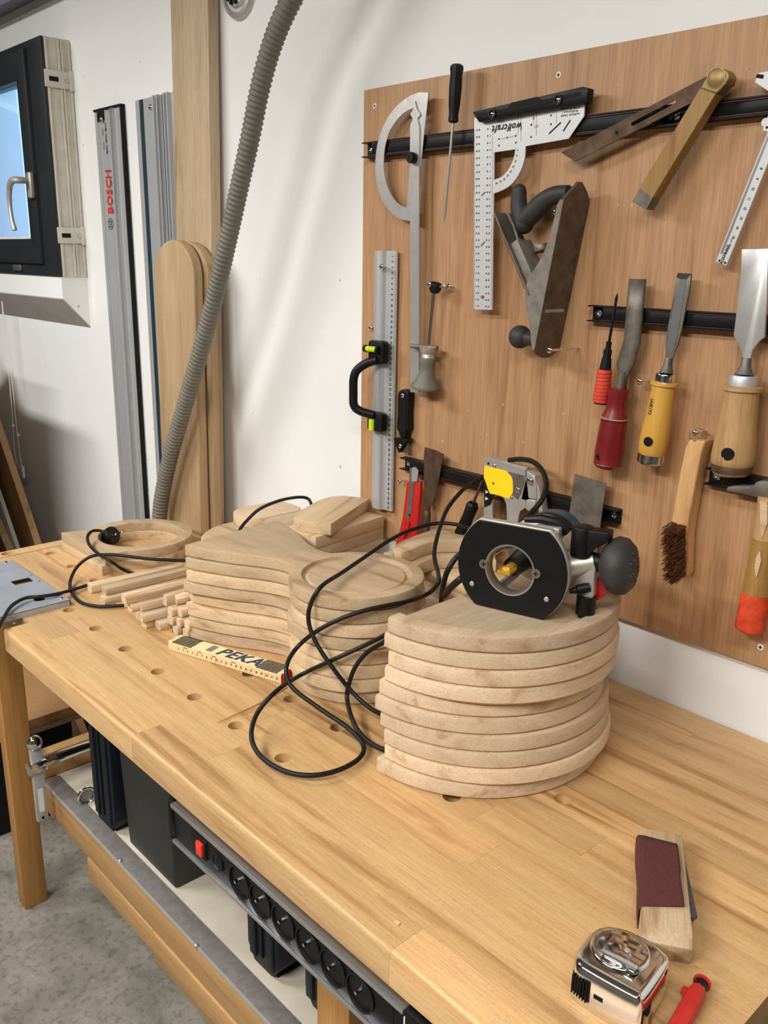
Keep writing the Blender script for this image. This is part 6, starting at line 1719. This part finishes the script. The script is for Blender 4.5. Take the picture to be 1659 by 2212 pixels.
# bristles stand out of the front of the lower part
bm = MB(); rb_ = random.Random(3)
zt0 = W(*qbr([(400, 1300)])[0], yb1).z - bw.z; zt1 = W(*qbr([(440, 1960)])[0], yb1).z - bw.z
for i in range(22):
    for j in range(9):
        t = (i + rb_.uniform(-.3, .3)) / 21
        s = (j + rb_.uniform(-.3, .3)) / 8
        xa_ = W(*qbr([(320 + 30 * t, 1300 + 660 * t)])[0], yb1).x - bw.x; xb_ = W(*qbr([(500, 1300 + 660 * t)])[0], yb1).x - bw.x
        z = zt0 + (zt1 - zt0) * t
        x = xa_ + (xb_ - xa_) * s
        base = Vector((x, yb1 - bw.y, z))
        tip = base + Vector((rb_.uniform(-.003, .003), -0.028 + rb_.uniform(-.004, .002), -0.005 + rb_.uniform(-.003, .003)))
        n2 = Vector((0.0009, 0, 0.0)); n3 = Vector((0, 0, 0.0009))
        bm.add([base - n2, base + n2, base + n3, tip - n2 * .6, tip + n2 * .6, tip + n3 * .6], [(0, 1, 4, 3), (1, 2, 5, 4), (2, 0, 3, 5), (3, 4, 5)])
        for e_ in range(3):
            b2 = base + Vector((rb_.uniform(-.0015, .0015), 0, rb_.uniform(-.0015, .0015))); t2 = tip + Vector((rb_.uniform(-.003, .003), rb_.uniform(-.003, .003), rb_.uniform(-.003, .003)))
            bm.add([b2 - n2 * .6, b2 + n2 * .6, b2 + n3 * .6, t2 - n2 * .4, t2 + n2 * .4, t2 + n3 * .4], [(0, 1, 4, 3), (1, 2, 5, 4), (2, 0, 3, 5), (3, 4, 5)])
bm.build('bristles', BRISTLE, wb_, smooth=False, kind='stuff')
c_ = W(*qbr([(660, 130)])[0], -0.034) - bw
MB().tube([c_ + Vector((0.0105 * math.cos(2 * PI * k / 24), 0.004 * math.cos(2 * PI * k / 24), 0.0105 * math.sin(2 * PI * k / 24))) for k in range(25)], 0.0009, 6).build('ring', BRASS, wb_)
e0 = W(*qbr([(625, 225)])[0], -0.040) - bw
MB().tube([e0 + Vector((0.003 * math.cos(2 * PI * k / 16), -0.001, 0.003 * math.sin(2 * PI * k / 16))) for k in range(17)], 0.001, 6).cyl(e0 + Vector((0, 0, -0.003)), e0 + Vector((0, 0.004, -0.008)), 0.0011, None, 6).build('eyelet', BRASS, wb_)

# ---------------------------------------------------------------- hammer
hm2 = thing('hammer', 'claw hammer with a worn orange-painted wooden handle at the right edge', 'hammer', W(*qh([(660, 2050)])[0], -0.045))
bh = Vector(hm2.location)
yh = -0.040
flat('head', DARKST, hm2, qh([(368, 325), (395, 285), (520, 270), (640, 278), (700, 265), (735, 225), (790, 215), (1100, 232), (1280, 260), (1280, 430), (1100, 450), (880, 440), (700, 405), (560, 365), (400, 345)]), yh - 0.006, 0.016, bevel=0.002, smooth=True)
axp = lambda x, y, yy=yh + 0.002: W(*qh([(x, y)])[0], yy) - bh
path = [axp(905, 400), axp(890, 600), axp(845, 900), axp(800, 1150), axp(755, 1400), axp(715, 1650), axp(680, 1850), axp(660, 2000)]
sp_ = smooth_path(path, 5); nrm = len(sp_)
rad = lambda i: 0.0155 + 0.0035 * math.sin(min(1, i / nrm * 1.15) * PI) * 0.2 + (0.0045 * max(0, (i / nrm - 0.45)) / 0.55)
k1 = int(nrm * 0.30); k2 = int(nrm * 0.66)
MB().tube(sp_[:k1 + 1], 0.016, 14, radii=[rad(i) for i in range(k1 + 1)]).build('handle', OLDW, hm2, angle=60)
MB().tube(sp_[k1:k2 + 1], 0.016, 14, radii=[rad(i) + 0.0003 for i in range(k1, k2 + 1)]).build('worn_grip', STOCKW, hm2, angle=60)
MB().tube(sp_[k2:], 0.016, 14, radii=[rad(i) + 0.0005 - (0.004 if i == nrm - 1 else 0) for i in range(k2, nrm)]).build('painted_end', ORANGE, hm2, angle=60)
flat('bare_patch', PALE, hm2, qh([(783, 1045), (795, 1170), (760, 1300), (735, 1380), (720, 1250), (730, 1140)]), yh - 0.0165, 0.004)
flat('bare_patch', PALE, hm2, qh([(780, 460), (870, 460), (870, 720), (800, 920), (785, 700)]), yh - 0.0155, 0.004)
